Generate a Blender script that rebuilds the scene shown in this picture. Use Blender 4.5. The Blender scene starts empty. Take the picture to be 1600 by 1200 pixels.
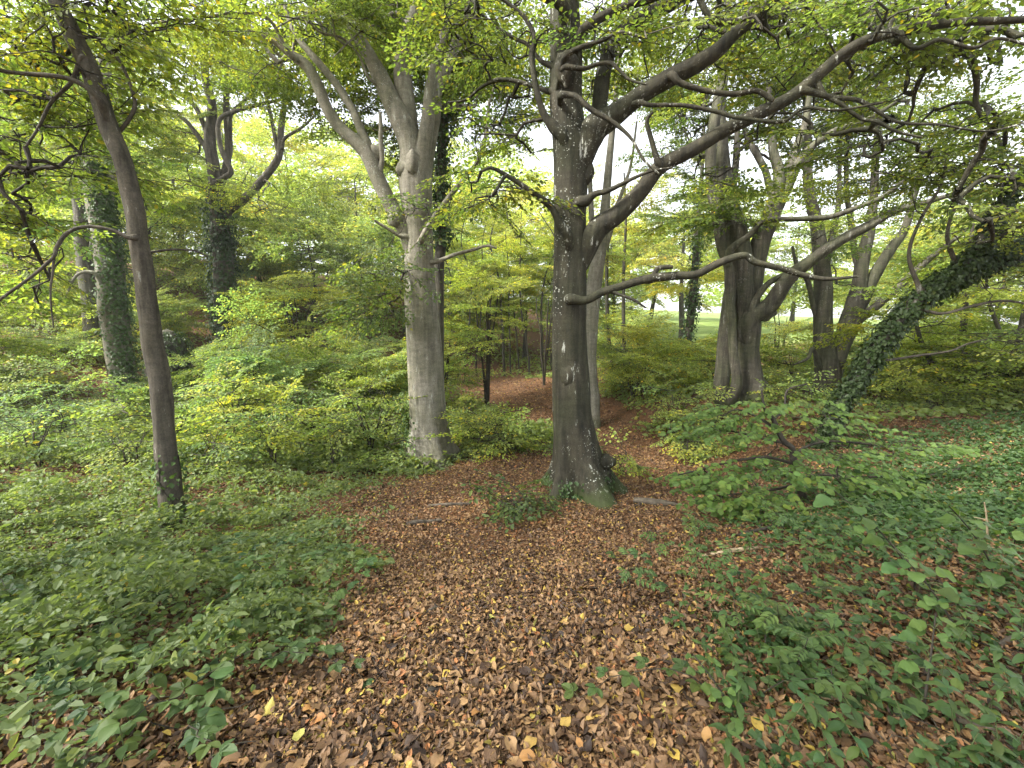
import bpy, math, random
import numpy as np
from mathutils import Vector, Matrix, Euler

rng = np.random.default_rng(7)
random.seed(7)
scene = bpy.context.scene
COL = scene.collection

# ------------------------------------------------------------------ camera, sky, sun, exposure
F_PX = 667.0
PITCH = math.radians(8.0)
CAM_Z = 1.6
cam_data = bpy.data.cameras.new("camera")
cam_data.sensor_width = 36.0
cam_data.lens = 36.0 * F_PX / 1600.0
cam_data.clip_start = 0.05
cam_data.clip_end = 1000.0
cam = bpy.data.objects.new("camera", cam_data)
COL.objects.link(cam)
cam.location = (0, 0, CAM_Z)
cam.rotation_euler = (math.radians(90) - PITCH, 0, 0)
scene.camera = cam

SUN_EL, SUN_AZ = math.radians(46), math.radians(-112)     # azimuth from +Y (into the picture), negative = left
world = bpy.data.worlds.new("World")
scene.world = world
world.use_nodes = True
wn, wl = world.node_tree.nodes, world.node_tree.links
wn.clear()
sky = wn.new("ShaderNodeTexSky")
sky.sky_type = 'NISHITA'
sky.sun_disc = False
sky.sun_elevation = SUN_EL
sky.sun_rotation = SUN_AZ
sky.air_density = 1.0
sky.dust_density = 2.0
hsv = wn.new("ShaderNodeHueSaturation")
hsv.inputs['Saturation'].default_value = 0.22            # overcast: the blue is veiled by white cloud
bg = wn.new("ShaderNodeBackground")
bg.inputs['Strength'].default_value = 0.11
wo = wn.new("ShaderNodeOutputWorld")
wl.new(sky.outputs[0], hsv.inputs['Color'])
wl.new(hsv.outputs[0], bg.inputs['Color'])
wl.new(bg.outputs[0], wo.inputs['Surface'])

sun_data = bpy.data.lights.new("sun", 'SUN')
sun_data.energy = 2.4
sun_data.angle = math.radians(11)
sun_data.color = (1.0, 0.95, 0.86)
sun = bpy.data.objects.new("sun", sun_data)
COL.objects.link(sun)
sun_dir = Vector((math.sin(SUN_AZ) * math.cos(SUN_EL), math.cos(SUN_AZ) * math.cos(SUN_EL), math.sin(SUN_EL)))
sun.rotation_euler = sun_dir.to_track_quat('Z', 'Y').to_euler()
sun.location = (-20, 0, 40)

vs = scene.view_settings
vs.view_transform = 'Standard'
vs.look = 'None'
vs.gamma = 1.0
vs.use_curve_mapping = False
vs.exposure = 2.6
cy = scene.cycles
cy.use_denoising = True
cy.max_bounces = 7
cy.diffuse_bounces = 4
cy.glossy_bounces = 2
cy.transmission_bounces = 5
cy.transparent_max_bounces = 4
cy.use_adaptive_sampling = True
cy.adaptive_threshold = 0.02
cy.caustics_reflective = False
cy.caustics_refractive = False


# ------------------------------------------------------------------ small helpers
def P(px, py, Y):
    """a point seen at photo pixel (px, py), Y metres into the wood"""
    u, v = (px - 800.0) / F_PX, (600.0 - py) / F_PX
    s = Y / (math.cos(PITCH) + v * math.sin(PITCH))
    return np.array((u * s, Y, CAM_Z + s * (-math.sin(PITCH) + v * math.cos(PITCH))))


def m_per_px(py, Y):
    v = (600.0 - py) / F_PX
    return Y / (math.cos(PITCH) + v * math.sin(PITCH)) / F_PX


def unit(a):
    a = np.asarray(a, float)
    return a / (np.linalg.norm(a, axis=-1, keepdims=True) + 1e-9)


class VNoise:
    """smooth lattice noise, -1..1"""
    def __init__(self, seed):
        self.t = np.random.default_rng(seed).uniform(-1, 1, (32, 32, 32))

    def __call__(self, p):
        p = np.asarray(p, float)
        i = np.floor(p).astype(int)
        f = p - i
        f = f * f * (3 - 2 * f)
        out = 0
        for a in (0, 1):
            for b in (0, 1):
                for c in (0, 1):
                    w = (f[..., 0] if a else 1 - f[..., 0]) * (f[..., 1] if b else 1 - f[..., 1]) * (f[..., 2] if c else 1 - f[..., 2])
                    out = out + w * self.t[(i[..., 0] + a) % 32, (i[..., 1] + b) % 32, (i[..., 2] + c) % 32]
        return out


VN = VNoise(3)


def n2(x, y, s, o=0.0):
    x = np.asarray(x, float)
    return VN(np.stack([x * s + o, np.asarray(y, float) * s + o * 1.7, np.zeros_like(x) + o], -1))


def make_mesh(name, parts, mats, smooth_idx=()):
    """parts: (V, F, material index, tint per face or number); F is an n x k array"""
    me = bpy.data.meshes.new(name)
    Vs, loops, starts, totals, mi, ti = [], [], [], [], [], []
    off = 0
    lo = 0
    for V, Fc, m, t in parts:
        V = np.asarray(V, np.float32).reshape(-1, 3)
        Fc = np.asarray(Fc, np.int32)
        if len(Fc) == 0:
            continue
        n, k = Fc.shape
        Vs.append(V)
        loops.append((Fc + off).ravel())
        starts.append(lo + np.arange(n) * k)
        totals.append(np.full(n, k))
        mi.append(np.full(n, m))
        ti.append(np.broadcast_to(np.asarray(t, np.float32), (n,)))
        off += len(V)
        lo += n * k
    V = np.concatenate(Vs)
    L = np.concatenate(loops).astype(np.int32)
    me.vertices.add(len(V))
    me.vertices.foreach_set("co", V.ravel())
    me.loops.add(len(L))
    me.loops.foreach_set("vertex_index", L)
    S = np.concatenate(starts).astype(np.int32)
    me.polygons.add(len(S))
    me.polygons.foreach_set("loop_start", S)
    MI = np.concatenate(mi).astype(np.int32)
    me.polygons.foreach_set("material_index", MI)
    sm = np.isin(MI, list(smooth_idx))
    me.polygons.foreach_set("use_smooth", sm)
    a = me.attributes.new("tint", 'FLOAT', 'FACE')
    a.data.foreach_set("value", np.concatenate(ti).astype(np.float32))
    for m in mats:
        me.materials.append(m)
    me.update(calc_edges=True)
    me.validate()
    return me


def link(name, data, parent=None, loc=(0, 0, 0)):
    o = bpy.data.objects.new(name, data)
    COL.objects.link(o)
    o.location = loc
    if parent is not None:
        o.parent = parent
    return o


def tag(o, label=None, cat=None, group=None, kind=None):
    if label:
        o["label"] = label
    if cat:
        o["category"] = cat
    if group:
        o["group"] = group
    if kind:
        o["kind"] = kind
    return o


def thing(name, loc, label, cat, group=None):
    o = link(name, None, None, tuple(loc))
    o.empty_display_size = 0.2
    return tag(o, label, cat, group)


# ------------------------------------------------------------------ geometry makers
def catmull(P_, n_per):
    P_ = np.asarray(P_, float)
    Q = np.vstack([2 * P_[0] - P_[1], P_, 2 * P_[-1] - P_[-2]])
    out = []
    for i in range(len(P_) - 1):
        a, b, c, d = Q[i:i + 4]
        t = np.linspace(0, 1, n_per, endpoint=False)[:, None]
        out.append(0.5 * ((2 * b) + (c - a) * t + (2 * a - 5 * b + 4 * c - d) * t ** 2 + (3 * b - a - 3 * c + d) * t ** 3))
    out.append(P_[-1:])
    return np.vstack(out)


def frames(C):
    T = unit(np.gradient(C, axis=0))
    n = np.cross(T[0], (0.3, 1, 0.2))
    n = n / np.linalg.norm(n)
    N = [n]
    for i in range(1, len(C)):
        n = N[-1] - T[i] * np.dot(N[-1], T[i])
        N.append(n / (np.linalg.norm(n) + 1e-9))
    N = np.array(N)
    return T, N, np.cross(T, N)


def tube(C, R, seg=6, shape=None, cap=True):
    """swept tube; shape(theta, i) multiplies the radius"""
    C = np.asarray(C, float)
    R = np.asarray(R, float)
    T, N, B = frames(C)
    th = np.linspace(0, 2 * math.pi, seg, endpoint=False)
    r = R[:, None] * np.ones(seg)
    if shape is not None:
        r = r * shape(th[None, :], np.arange(len(C))[:, None])
    V = C[:, None, :] + r[..., None] * (np.cos(th)[None, :, None] * N[:, None, :] + np.sin(th)[None, :, None] * B[:, None, :])
    n = len(C)
    i = np.arange(n - 1)[:, None] * seg
    j = np.arange(seg)[None, :]
    j2 = (j + 1) % seg
    Fc = np.stack([i + j, i + j2, i + seg + j2, i + seg + j], -1).reshape(-1, 4)
    V = V.reshape(-1, 3)
    if cap:
        V = np.vstack([V, C[-1] + T[-1] * R[-1] * 0.4])
        k = len(V) - 1
        q = (n - 1) * seg
        jj = np.arange(seg)
        tri = np.stack([q + jj, q + (jj + 1) % seg, np.full(seg, k), np.full(seg, k)], -1)
        return V, Fc, tri[:, :3]
    return V, Fc, np.zeros((0, 3), int)


HEX = np.array([(0, 0), (0.28, 0.40), (0.68, 0.36), (1.0, 0), (0.68, -0.36), (0.28, -0.40)])
HEXF = np.array([(0, 3, 2, 1), (0, 5, 4, 3)])
DIA = np.array([(0, 0), (0.45, 0.5), (1.0, 0), (0.45, -0.5)])
DIAF = np.array([(0, 2, 1), (0, 3, 2)])
LAN = np.array([(0, 0), (0.3, 0.36), (0.62, 0.30), (1.0, 0), (0.62, -0.30), (0.3, -0.36)])
HEART = np.array([(0, 0), (0.10, 0.52), (0.55, 0.42), (1.0, 0), (0.55, -0.42), (0.10, -0.52)])


def leaves(pos, d, nrm, size, wr=0.75, fold=0.25, curl=0.0, shape=HEX, faces=HEXF, tint=0.5):
    """many leaves at once: each a folded (and curled) outline of its own"""
    pos = np.asarray(pos, float)
    n = len(pos)
    d = unit(d)
    nrm = np.asarray(nrm, float)
    nrm = unit(nrm - d * np.sum(nrm * d, -1, keepdims=True))
    s = np.cross(nrm, d)
    size = np.broadcast_to(size, (n,))
    wr = np.broadcast_to(wr, (n,))
    fold = np.broadcast_to(fold, (n,))
    curl = np.broadcast_to(curl, (n,))
    u = shape[:, 0][None, :]
    w = shape[:, 1][None, :] * wr[:, None]
    z = np.abs(w) * fold[:, None] - curl[:, None] * (u - 0.25) ** 2 + curl[:, None] * 0.06
    V = pos[:, None, :] + size[:, None, None] * (u[..., None] * d[:, None, :] + w[..., None] * s[:, None, :] + z[..., None] * nrm[:, None, :])
    k = len(shape)
    Fc = (np.arange(n)[:, None, None] * k + faces[None]).reshape(-1, faces.shape[1])
    t = np.repeat(np.broadcast_to(tint, (n,)), len(faces))
    return V.reshape(-1, 3), Fc, t


def fine_leaf(outline, fold, curl, wave, seed, nu=7):
    """one leaf along +X, length 1: rows of four quads-wide cross sections, veined and undulating"""
    r_ = np.random.default_rng(seed)
    u = np.linspace(0, 1, nu)
    hw = np.maximum(np.interp(u, outline[0], outline[1]), 0.004)
    ph = r_.uniform(0, 6.28, 3)
    V = []
    for a, w in zip(u, hw):
        for t in (-1.0, -0.5, 0.0, 0.5, 1.0):
            z = fold * abs(t) * w - curl * (a - 0.2) ** 2 + wave * math.sin(9 * a + ph[0] + 2.0 * t) * abs(t) * w - 0.25 * fold * t * t * w
            V.append((a + 0.04 * abs(t) * (1 - a) - (0.05 * abs(t) if a < 0.2 else 0), t * w * (1 + r_.normal(0, 0.05)), z + r_.normal(0, 0.004)))
    V = np.array(V)
    i = np.arange(nu - 1)[:, None] * 5
    j = np.arange(4)[None]
    Fc = np.stack([i + j, i + 5 + j, i + 6 + j, i + 1 + j], -1).reshape(-1, 4)
    return V, Fc


OUT_OVAL = ((0, .1, .3, .5, .7, .88, 1), (.01, .19, .33, .36, .29, .15, .0))
OUT_ROUND = ((0, .1, .3, .5, .7, .88, 1), (.06, .27, .40, .42, .34, .18, .0))
OUT_LANCE = ((0, .1, .3, .5, .7, .88, 1), (.01, .10, .20, .21, .16, .08, .0))
OUT_BROAD = ((0, .08, .22, .36, .5, .64, .78, .9, 1), (.16, .38, .47, .44, .49, .37, .33, .15, .0))

# ------------------------------------------------------------------ materials
def nodes_of(name):
    m = bpy.data.materials.new(name)
    m.use_nodes = True
    nt = m.node_tree
    nt.nodes.clear()
    out = nt.nodes.new("ShaderNodeOutputMaterial")
    return m, nt, out


def N_(nt, kind, **kw):
    n = nt.nodes.new(kind)
    for k, v in kw.items():
        if k in n.inputs.keys():
            n.inputs[k].default_value = v
        else:
            setattr(n, k, v)
    return n


def ramp(nt, stops, interp='LINEAR'):
    r = nt.nodes.new("ShaderNodeValToRGB")
    r.color_ramp.interpolation = interp
    e = r.color_ramp.elements
    while len(e) > 1:
        e.remove(e[0])
    e[0].position = stops[0][0]
    e[0].color = (*stops[0][1], 1)
    for p, c in stops[1:]:
        x = e.new(p)
        x.color = (*c, 1)
    return r


def mixc(nt, fac, a, b, mode='MIX'):
    m = nt.nodes.new("ShaderNodeMix")
    m.data_type = 'RGBA'
    m.blend_type = mode
    for sock, val in ((m.inputs[0], fac), (m.inputs[6], a), (m.inputs[7], b)):
        if isinstance(val, bpy.types.NodeSocket):
            nt.links.new(val, sock)
        elif isinstance(val, (int, float)):
            sock.default_value = val
        else:
            sock.default_value = (*val, 1)
    return m.outputs[2]


def leaf_material(name, trans=0.45, rough=0.5, spec=0.3, yellow=0.12):
    """green leaf: colour of the object, varied leaf by leaf, light passes through"""
    m, nt, out = nodes_of(name)
    at = N_(nt, "ShaderNodeAttribute", attribute_name="tint")
    oi = N_(nt, "ShaderNodeObjectInfo")
    r = ramp(nt, [(0.0, (0.55, 0.62, 0.6)), (0.35, (0.85, 0.9, 0.8)), (0.75, (1.2, 1.15, 1.0)), (0.93, (1.75, 1.45, 1.0)), (1.0, (2.6, 1.5, 0.7))])
    nt.links.new(at.outputs['Fac'], r.inputs[0])
    r2 = ramp(nt, [(0.0, (0.82, 0.86, 0.9)), (1.0, (1.2, 1.12, 1.0))])
    nt.links.new(oi.outputs['Random'], r2.inputs[0])
    c1 = mixc(nt, 1.0, oi.outputs['Color'], r.outputs[0], 'MULTIPLY')
    c2 = mixc(nt, 1.0, c1, r2.outputs[0], 'MULTIPLY')
    ct = mixc(nt, 1.0, c2, (1.65 * trans / 0.45, 1.65 * trans / 0.45, 0.75 * trans / 0.45), 'MULTIPLY')
    p = N_(nt, "ShaderNodeBsdfPrincipled")
    p.inputs['Roughness'].default_value = rough
    p.inputs['Specular IOR Level'].default_value = spec
    nt.links.new(c2, p.inputs['Base Color'])
    tr = N_(nt, "ShaderNodeBsdfTranslucent")
    nt.links.new(ct, tr.inputs['Color'])
    mx = N_(nt, "ShaderNodeAddShader")        # reflected plus transmitted light (both well under one)
    nt.links.new(p.outputs[0], mx.inputs[0])
    nt.links.new(tr.outputs[0], mx.inputs[1])
    nt.links.new(mx.outputs[0], out.inputs['Surface'])
    return m


def litter_material(name, by_object=False):
    m, nt, out = nodes_of(name)
    if by_object:
        oi = N_(nt, "ShaderNodeObjectInfo")
        f = oi.outputs['Random']
    else:
        f = N_(nt, "ShaderNodeAttribute", attribute_name="tint").outputs['Fac']
    r = ramp(nt, [(0.0, (0.022, 0.013, 0.009)), (0.2, (0.064, 0.036, 0.019)), (0.42, (0.168, 0.098, 0.049)), (0.62, (0.255, 0.156, 0.074)),
                  (0.76, (0.29, 0.180, 0.080)), (0.86, (0.31, 0.128, 0.050)), (0.92, (0.34, 0.225, 0.066)), (0.97, (0.42, 0.30, 0.053)), (1.0, (0.28, 0.28, 0.075))])
    nt.links.new(f, r.inputs[0])
    tc = N_(nt, "ShaderNodeTexCoord")
    no = N_(nt, "ShaderNodeTexNoise", Scale=60.0, Detail=3.0)
    nt.links.new(tc.outputs['Object'], no.inputs['Vector'])
    r2 = ramp(nt, [(0.3, (0.7, 0.68, 0.66)), (0.7, (1.15, 1.12, 1.1))])
    nt.links.new(no.outputs['Fac'], r2.inputs[0])
    c = mixc(nt, 1.0, r.outputs[0], r2.outputs[0], 'MULTIPLY')
    p = N_(nt, "ShaderNodeBsdfPrincipled", Roughness=0.6)
    p.inputs['Specular IOR Level'].default_value = 0.35
    nt.links.new(c, p.inputs['Base Color'])
    nt.links.new(p.outputs[0], out.inputs['Surface'])
    return m


def bark_material(name, base=(0.15, 0.14, 0.11), dark=(0.07, 0.068, 0.05), algae=(0.075, 0.085, 0.04), algae_amt=0.5, lichen=0.5, moss=0.6, spot=0.55, streak=0.85):
    m, nt, out = nodes_of(name)
    L = nt.links.new
    tc = N_(nt, "ShaderNodeTexCoord")
    mp = N_(nt, "ShaderNodeMapping")
    mp.inputs['Scale'].default_value = (1, 1, 0.22)
    L(tc.outputs['Object'], mp.inputs['Vector'])
    n1 = N_(nt, "ShaderNodeTexNoise", Scale=9.0, Detail=9.0, Roughness=0.7)
    L(mp.outputs[0], n1.inputs['Vector'])
    r1 = ramp(nt, [(0.33, dark), (0.62, base)])
    L(n1.outputs['Fac'], r1.inputs[0])
    n2_ = N_(nt, "ShaderNodeTexNoise", Scale=1.6, Detail=4.0)
    L(tc.outputs['Object'], n2_.inputs['Vector'])
    ra = ramp(nt, [(0.42, (0, 0, 0)), (0.62, (algae_amt,) * 3)])
    L(n2_.outputs['Fac'], ra.inputs[0])
    c = mixc(nt, ra.outputs[0], r1.outputs[0], algae)
    # fine horizontal wrinkles of beech bark
    mp2 = N_(nt, "ShaderNodeMapping")
    mp2.inputs['Scale'].default_value = (1, 1, 2.6)
    L(tc.outputs['Object'], mp2.inputs['Vector'])
    n3 = N_(nt, "ShaderNodeTexNoise", Scale=6.0, Detail=5.0)
    L(mp2.outputs[0], n3.inputs['Vector'])
    rw = ramp(nt, [(0.3, (0.78, 0.78, 0.78)), (0.65, (1.1, 1.1, 1.1))])
    L(n3.outputs['Fac'], rw.inputs[0])
    c = mixc(nt, 1.0, c, rw.outputs[0], 'MULTIPLY')
    # dark rain streaks and fine grain
    mp3 = N_(nt, "ShaderNodeMapping")
    mp3.inputs['Scale'].default_value = (1, 1, 0.07)
    L(tc.outputs['Object'], mp3.inputs['Vector'])
    n5 = N_(nt, "ShaderNodeTexNoise", Scale=13.0, Detail=5.0, Roughness=0.6)
    L(mp3.outputs[0], n5.inputs['Vector'])
    r5 = ramp(nt, [(0.36, (0.5, 0.5, 0.48)), (0.5, (1.0, 1.0, 1.0)), (0.68, (1.22, 1.2, 1.16))])
    L(n5.outputs['Fac'], r5.inputs[0])
    c = mixc(nt, streak, c, r5.outputs[0], 'MULTIPLY')
    n6 = N_(nt, "ShaderNodeTexNoise", Scale=55.0, Detail=6.0, Roughness=0.75)
    L(tc.outputs['Object'], n6.inputs['Vector'])
    r6 = ramp(nt, [(0.35, (0.62, 0.62, 0.62)), (0.62, (1.18, 1.18, 1.18))])
    L(n6.outputs['Fac'], r6.inputs[0])
    c = mixc(nt, 0.9, c, r6.outputs[0], 'MULTIPLY')
    # white lichen spots
    vo = N_(nt, "ShaderNodeTexVoronoi", Scale=26.0)
    nv = N_(nt, "ShaderNodeTexNoise", Scale=30.0)
    L(tc.outputs['Object'], nv.inputs['Vector'])
    vadd = mixc(nt, 0.03, tc.outputs['Object'], nv.outputs['Color'], 'ADD')
    L(vadd, vo.inputs['Vector'])
    nvs = N_(nt, "ShaderNodeTexNoise", Scale=5.0, Detail=3.0)
    L(tc.outputs['Object'], nvs.inputs['Vector'])
    rv = ramp(nt, [(0.0, (1, 1, 1)), (0.06, (0, 0, 0))])
    mv = N_(nt, "ShaderNodeMath", operation='MULTIPLY_ADD')
    L(nvs.outputs['Fac'], mv.inputs[0])
    mv.inputs[1].default_value = -0.75
    mv.inputs[2].default_value = 0.22
    mw = N_(nt, "ShaderNodeMath", operation='ADD')
    L(mv.outputs[0], mw.inputs[0])
    L(vo.outputs['Distance'], mw.inputs[1])
    L(mw.outputs[0], rv.inputs[0])
    nl = N_(nt, "ShaderNodeTexNoise", Scale=1.9, Detail=3.0)
    L(mp.outputs[0], nl.inputs['Vector'])
    rl = ramp(nt, [(spot, (0, 0, 0)), (spot + 0.08, (1, 1, 1))])
    L(nl.outputs['Fac'], rl.inputs[0])
    f = mixc(nt, 1.0, rv.outputs[0], rl.outputs[0], 'MULTIPLY')
    nl2 = N_(nt, "ShaderNodeTexNoise", Scale=9.0, Detail=6.0, Roughness=0.75)
    L(mp.outputs[0], nl2.inputs['Vector'])
    rl2 = ramp(nt, [(0.615, (0, 0, 0)), (0.64, (1, 1, 1))])
    L(nl2.outputs['Fac'], rl2.inputs[0])
    f = mixc(nt, 1.0, f, rl2.outputs[0], 'ADD')
    f = mixc(nt, 1.0, f, (lichen,) * 3, 'MULTIPLY')
    c = mixc(nt, f, c, (0.42, 0.43, 0.38))
    # moss near the ground
    sx = N_(nt, "ShaderNodeSeparateXYZ")
    L(tc.outputs['Object'], sx.inputs[0])
    ma = N_(nt, "ShaderNodeMath", operation='MULTIPLY_ADD')
    L(n2_.outputs['Fac'], ma.inputs[0])
    ma.inputs[1].default_value = 1.6
    ma.inputs[2].default_value = -0.55
    mb = N_(nt, "ShaderNodeMath", operation='SUBTRACT')
    L(ma.outputs[0], mb.inputs[0])
    L(sx.outputs['Z'], mb.inputs[1])
    rm = ramp(nt, [(0.0, (0, 0, 0)), (0.22, (moss,) * 3)])
    L(mb.outputs[0], rm.inputs[0])
    c = mixc(nt, rm.outputs[0], c, (0.045, 0.065, 0.016))
    p = N_(nt, "ShaderNodeBsdfPrincipled", Roughness=0.8)
    p.inputs['Specular IOR Level'].default_value = 0.25
    L(c, p.inputs['Base Color'])
    bm = N_(nt, "ShaderNodeBump", Strength=0.8, Distance=0.04)
    hs = mixc(nt, 0.5, n1.outputs['Fac'], n3.outputs['Fac'])
    hs = mixc(nt, 0.45, hs, n5.outputs['Fac'])
    L(hs, bm.inputs['Height'])
    L(bm.outputs[0], p.inputs['Normal'])
    L(p.outputs[0], out.inputs['Surface'])
    return m


def plain(name, c1, c2, scale=20.0, rough=0.8, bump=0.3):
    m, nt, out = nodes_of(name)
    tc = N_(nt, "ShaderNodeTexCoord")
    no = N_(nt, "ShaderNodeTexNoise", Scale=scale, Detail=5.0)
    nt.links.new(tc.outputs['Object'], no.inputs['Vector'])
    r = ramp(nt, [(0.35, c1), (0.65, c2)])
    nt.links.new(no.outputs['Fac'], r.inputs[0])
    p = N_(nt, "ShaderNodeBsdfPrincipled", Roughness=rough)
    p.inputs['Specular IOR Level'].default_value = 0.25
    nt.links.new(r.outputs[0], p.inputs['Base Color'])
    b = N_(nt, "ShaderNodeBump", Strength=bump, Distance=0.01)
    nt.links.new(no.outputs['Fac'], b.inputs['Height'])
    nt.links.new(b.outputs[0], p.inputs['Normal'])
    nt.links.new(p.outputs[0], out.inputs['Surface'])
    return m


M_LEAF = leaf_material("beech_leaf", spec=0.16, rough=0.55)
M_HERB = leaf_material("herb_leaf", trans=0.36, rough=0.55, spec=0.2)
M_IVY = leaf_material("ivy_leaf", trans=0.15, rough=0.5, spec=0.22)
M_LITTER = litter_material("fallen_leaves")
M_LITTER_OBJ = litter_material("fallen_leaf_single", True)
M_TWIG = plain("twig_bark", (0.022, 0.018, 0.013), (0.048, 0.041, 0.030))
M_STEM = plain("herb_stem", (0.05, 0.07, 0.025), (0.10, 0.12, 0.045))
M_DEAD = plain("dead_wood", (0.045, 0.036, 0.027), (0.12, 0.10, 0.075), 14)
M_DEADPALE = plain("dead_wood_pale", (0.20, 0.15, 0.09), (0.34, 0.27, 0.17), 14)
M_DEADDARK = plain("dead_wood_dark", (0.02, 0.017, 0.013), (0.05, 0.042, 0.032), 14)
B_DARK = bark_material("bark_dark_beech", base=(0.055, 0.049, 0.032), dark=(0.021, 0.019, 0.013), algae=(0.036, 0.040, 0.019), lichen=0.75, spot=0.5)
B_PALE = bark_material("bark_pale_beech", base=(0.25, 0.232, 0.185), dark=(0.14, 0.128, 0.10), algae=(0.115, 0.115, 0.065), algae_amt=0.55, lichen=0.6, moss=0.35, spot=0.6, streak=0.45)
B_MID = bark_material("bark_grey_beech", base=(0.095, 0.085, 0.064), dark=(0.036, 0.032, 0.024), lichen=0.3, moss=0.4)
B_YOUNG = bark_material("bark_young", base=(0.105, 0.091, 0.070), dark=(0.040, 0.034, 0.026), algae=(0.055, 0.052, 0.028), algae_amt=0.3, lichen=0.35, moss=0.3, spot=0.6)
B_FAR = bark_material("bark_far", base=(0.060, 0.054, 0.040), dark=(0.028, 0.025, 0.018), algae=(0.045, 0.05, 0.025), lichen=0.0, moss=0.2)

# ------------------------------------------------------------------ terrain
ANCH = [(800, 1200, 1.34), (0, 1200, 1.34), (1600, 1200, 1.30), (770, 1000, 2.15), (200, 1000, 2.12), (1400, 1000, 1.95), (780, 920, 3.0), (200, 920, 2.9),
        (1300, 920, 2.5), (780, 862, 4.3), (300, 860, 4.0), (1200, 860, 3.2), (905, 768, 6.2), (800, 812, 5.05), (700, 762, 6.4), (1030, 792, 5.4),
        (1060, 822, 4.5), (1300, 812, 3.6), (1600, 690, 5.5), (1600, 850, 2.9), (1255, 787, 5.1), (1450, 732, 6.3), (1300, 690, 7.6), (1150, 740, 7.2),
        (1020, 736, 8.0), (960, 680, 11.5), (870, 642, 15), (770, 601, 21), (690, 590, 24), (680, 727, 9), (480, 705, 9.3), (480, 645, 14), (206, 652, 13),
        (275, 832, 4.8), (100, 720, 8), (50, 850, 4), (355, 562, 20), (460, 592, 18), (145, 532, 17), (1150, 625, 11), (1293, 622, 12), (1070, 582, 20),
        (950, 578, 17), (1500, 632, 11), (1050, 706, 9.8), (800, 690, 9.5)]
WORLD_PTS = [(-40, 10, 2.5), (-60, 60, 12), (0, 70, 5), (40, 60, 1.5), (50, 20, 0.8), (0, -20, 0.3), (20, -10, 0.4), (-20, -10, 0.2), (90, 120, 3),
             (-90, 120, 16), (0, 140, 9), (18, 28, 0.3), (-15, 35, 3.5), (0, 35, 0.3), (0, -1, 0.05), (4, 0, 0.08), (-4, 0, 0.0)]
A = np.array([P(*a) for a in ANCH] + [np.array(w, float) for w in WORLD_PTS])


def _phi(r):
    return np.where(r > 1e-6, r * r * np.log(r + 1e-9), 0.0)


_n = len(A)
_K = _phi(np.linalg.norm(A[:, None, :2] - A[None, :, :2], axis=-1)) + np.eye(_n) * 0.35
_Q = np.hstack([np.ones((_n, 1)), A[:, :2]])
_S = np.linalg.solve(np.block([[_K, _Q], [_Q.T, np.zeros((3, 3))]]), np.concatenate([A[:, 2], np.zeros(3)]))


def gz(x, y):
    x = np.atleast_1d(np.asarray(x, float))
    y = np.atleast_1d(np.asarray(y, float))
    q = np.stack([x.ravel(), y.ravel()], -1)
    out = np.empty(len(q))
    for i in range(0, len(q), 20000):
        c = q[i:i + 20000]
        out[i:i + 20000] = _phi(np.linalg.norm(c[:, None] - A[None, :, :2], axis=-1)) @ _S[:_n] + _S[_n] + c @ _S[_n + 1:]
    out = out + 0.035 * n2(q[:, 0], q[:, 1], 1.3, 5.1) + 0.015 * n2(q[:, 0], q[:, 1], 4.0, 9.3)
    return out.reshape(x.shape)


def ground_at(px, Y, py=600):
    x = P(px, py, Y)[0]
    return np.array((x, Y, float(gz(x, Y)[0])))


# the leaf-covered path: world centre points and half widths
PATH = []
for px, py, hw, Y in [(740, 1200, 350, 1.3), (745, 1080, 320, 1.7), (750, 1000, 255, 2.15), (770, 920, 185, 3.0), (778, 862, 185, 4.3), (800, 812, 235, 5.05),
                      (830, 770, 225, 6.1), (960, 752, 110, 7.0), (1020, 736, 70, 8.0), (995, 708, 46, 9.6), (945, 680, 38, 11.5), (870, 640, 64, 15), (770, 604, 48, 21)]:
    p_ = P(px, py, Y)
    PATH.append((p_[0], Y, hw * m_per_px(py, Y)))
PATH.insert(0, (PATH[0][0], -3.0, 0.75))
PATH = np.array(PATH)
PATH2 = np.array([(*P(1010, 737, 7.9)[:2], 0.5), (*P(1120, 728, 8.0)[:2], 0.35), (*P(1260, 722, 8.0)[:2], 0.22)])
PATH3 = np.array([(*P(800, 770, 6.4)[:2], 0.6), (*P(640, 765, 6.5)[:2], 0.35)])


def path_field(x, y):
    """< 1 on the path, grows outside"""
    best = np.full(np.shape(x), 99.0)
    for S in (PATH, PATH2, PATH3):
        for (x0, y0, w0), (x1, y1, w1) in zip(S[:-1], S[1:]):
            dx, dy = x1 - x0, y1 - y0
            t = np.clip(((x - x0) * dx + (y - y0) * dy) / (dx * dx + dy * dy), 0, 1)
            d = np.hypot(x - (x0 + t * dx), y - (y0 + t * dy)) / (w0 + t * (w1 - w0))
            best = np.minimum(best, d)
    return best


def path_out(x, y):
    """metres beyond the path's edge"""
    best = 99.0
    for S in (PATH, PATH2, PATH3):
        for (x0, y0, w0), (x1, y1, w1) in zip(S[:-1], S[1:]):
            dx, dy = x1 - x0, y1 - y0
            t = min(1, max(0, ((x - x0) * dx + (y - y0) * dy) / (dx * dx + dy * dy)))
            best = min(best, math.hypot(x - (x0 + t * dx), y - (y0 + t * dy)) - (w0 + t * (w1 - w0)))
    return best


def axis(lo, a, b, hi, step, grow):
    mid = np.arange(a, b + 1e-6, step)
    l, r, s = [a], [b], step
    while l[-1] > lo:
        s *= grow
        l.append(l[-1] - s)
    s = step
    while r[-1] < hi:
        s *= grow
        r.append(r[-1] + s)
    return np.concatenate([np.array(l[1:])[::-1], mid, np.array(r[1:])])


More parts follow.
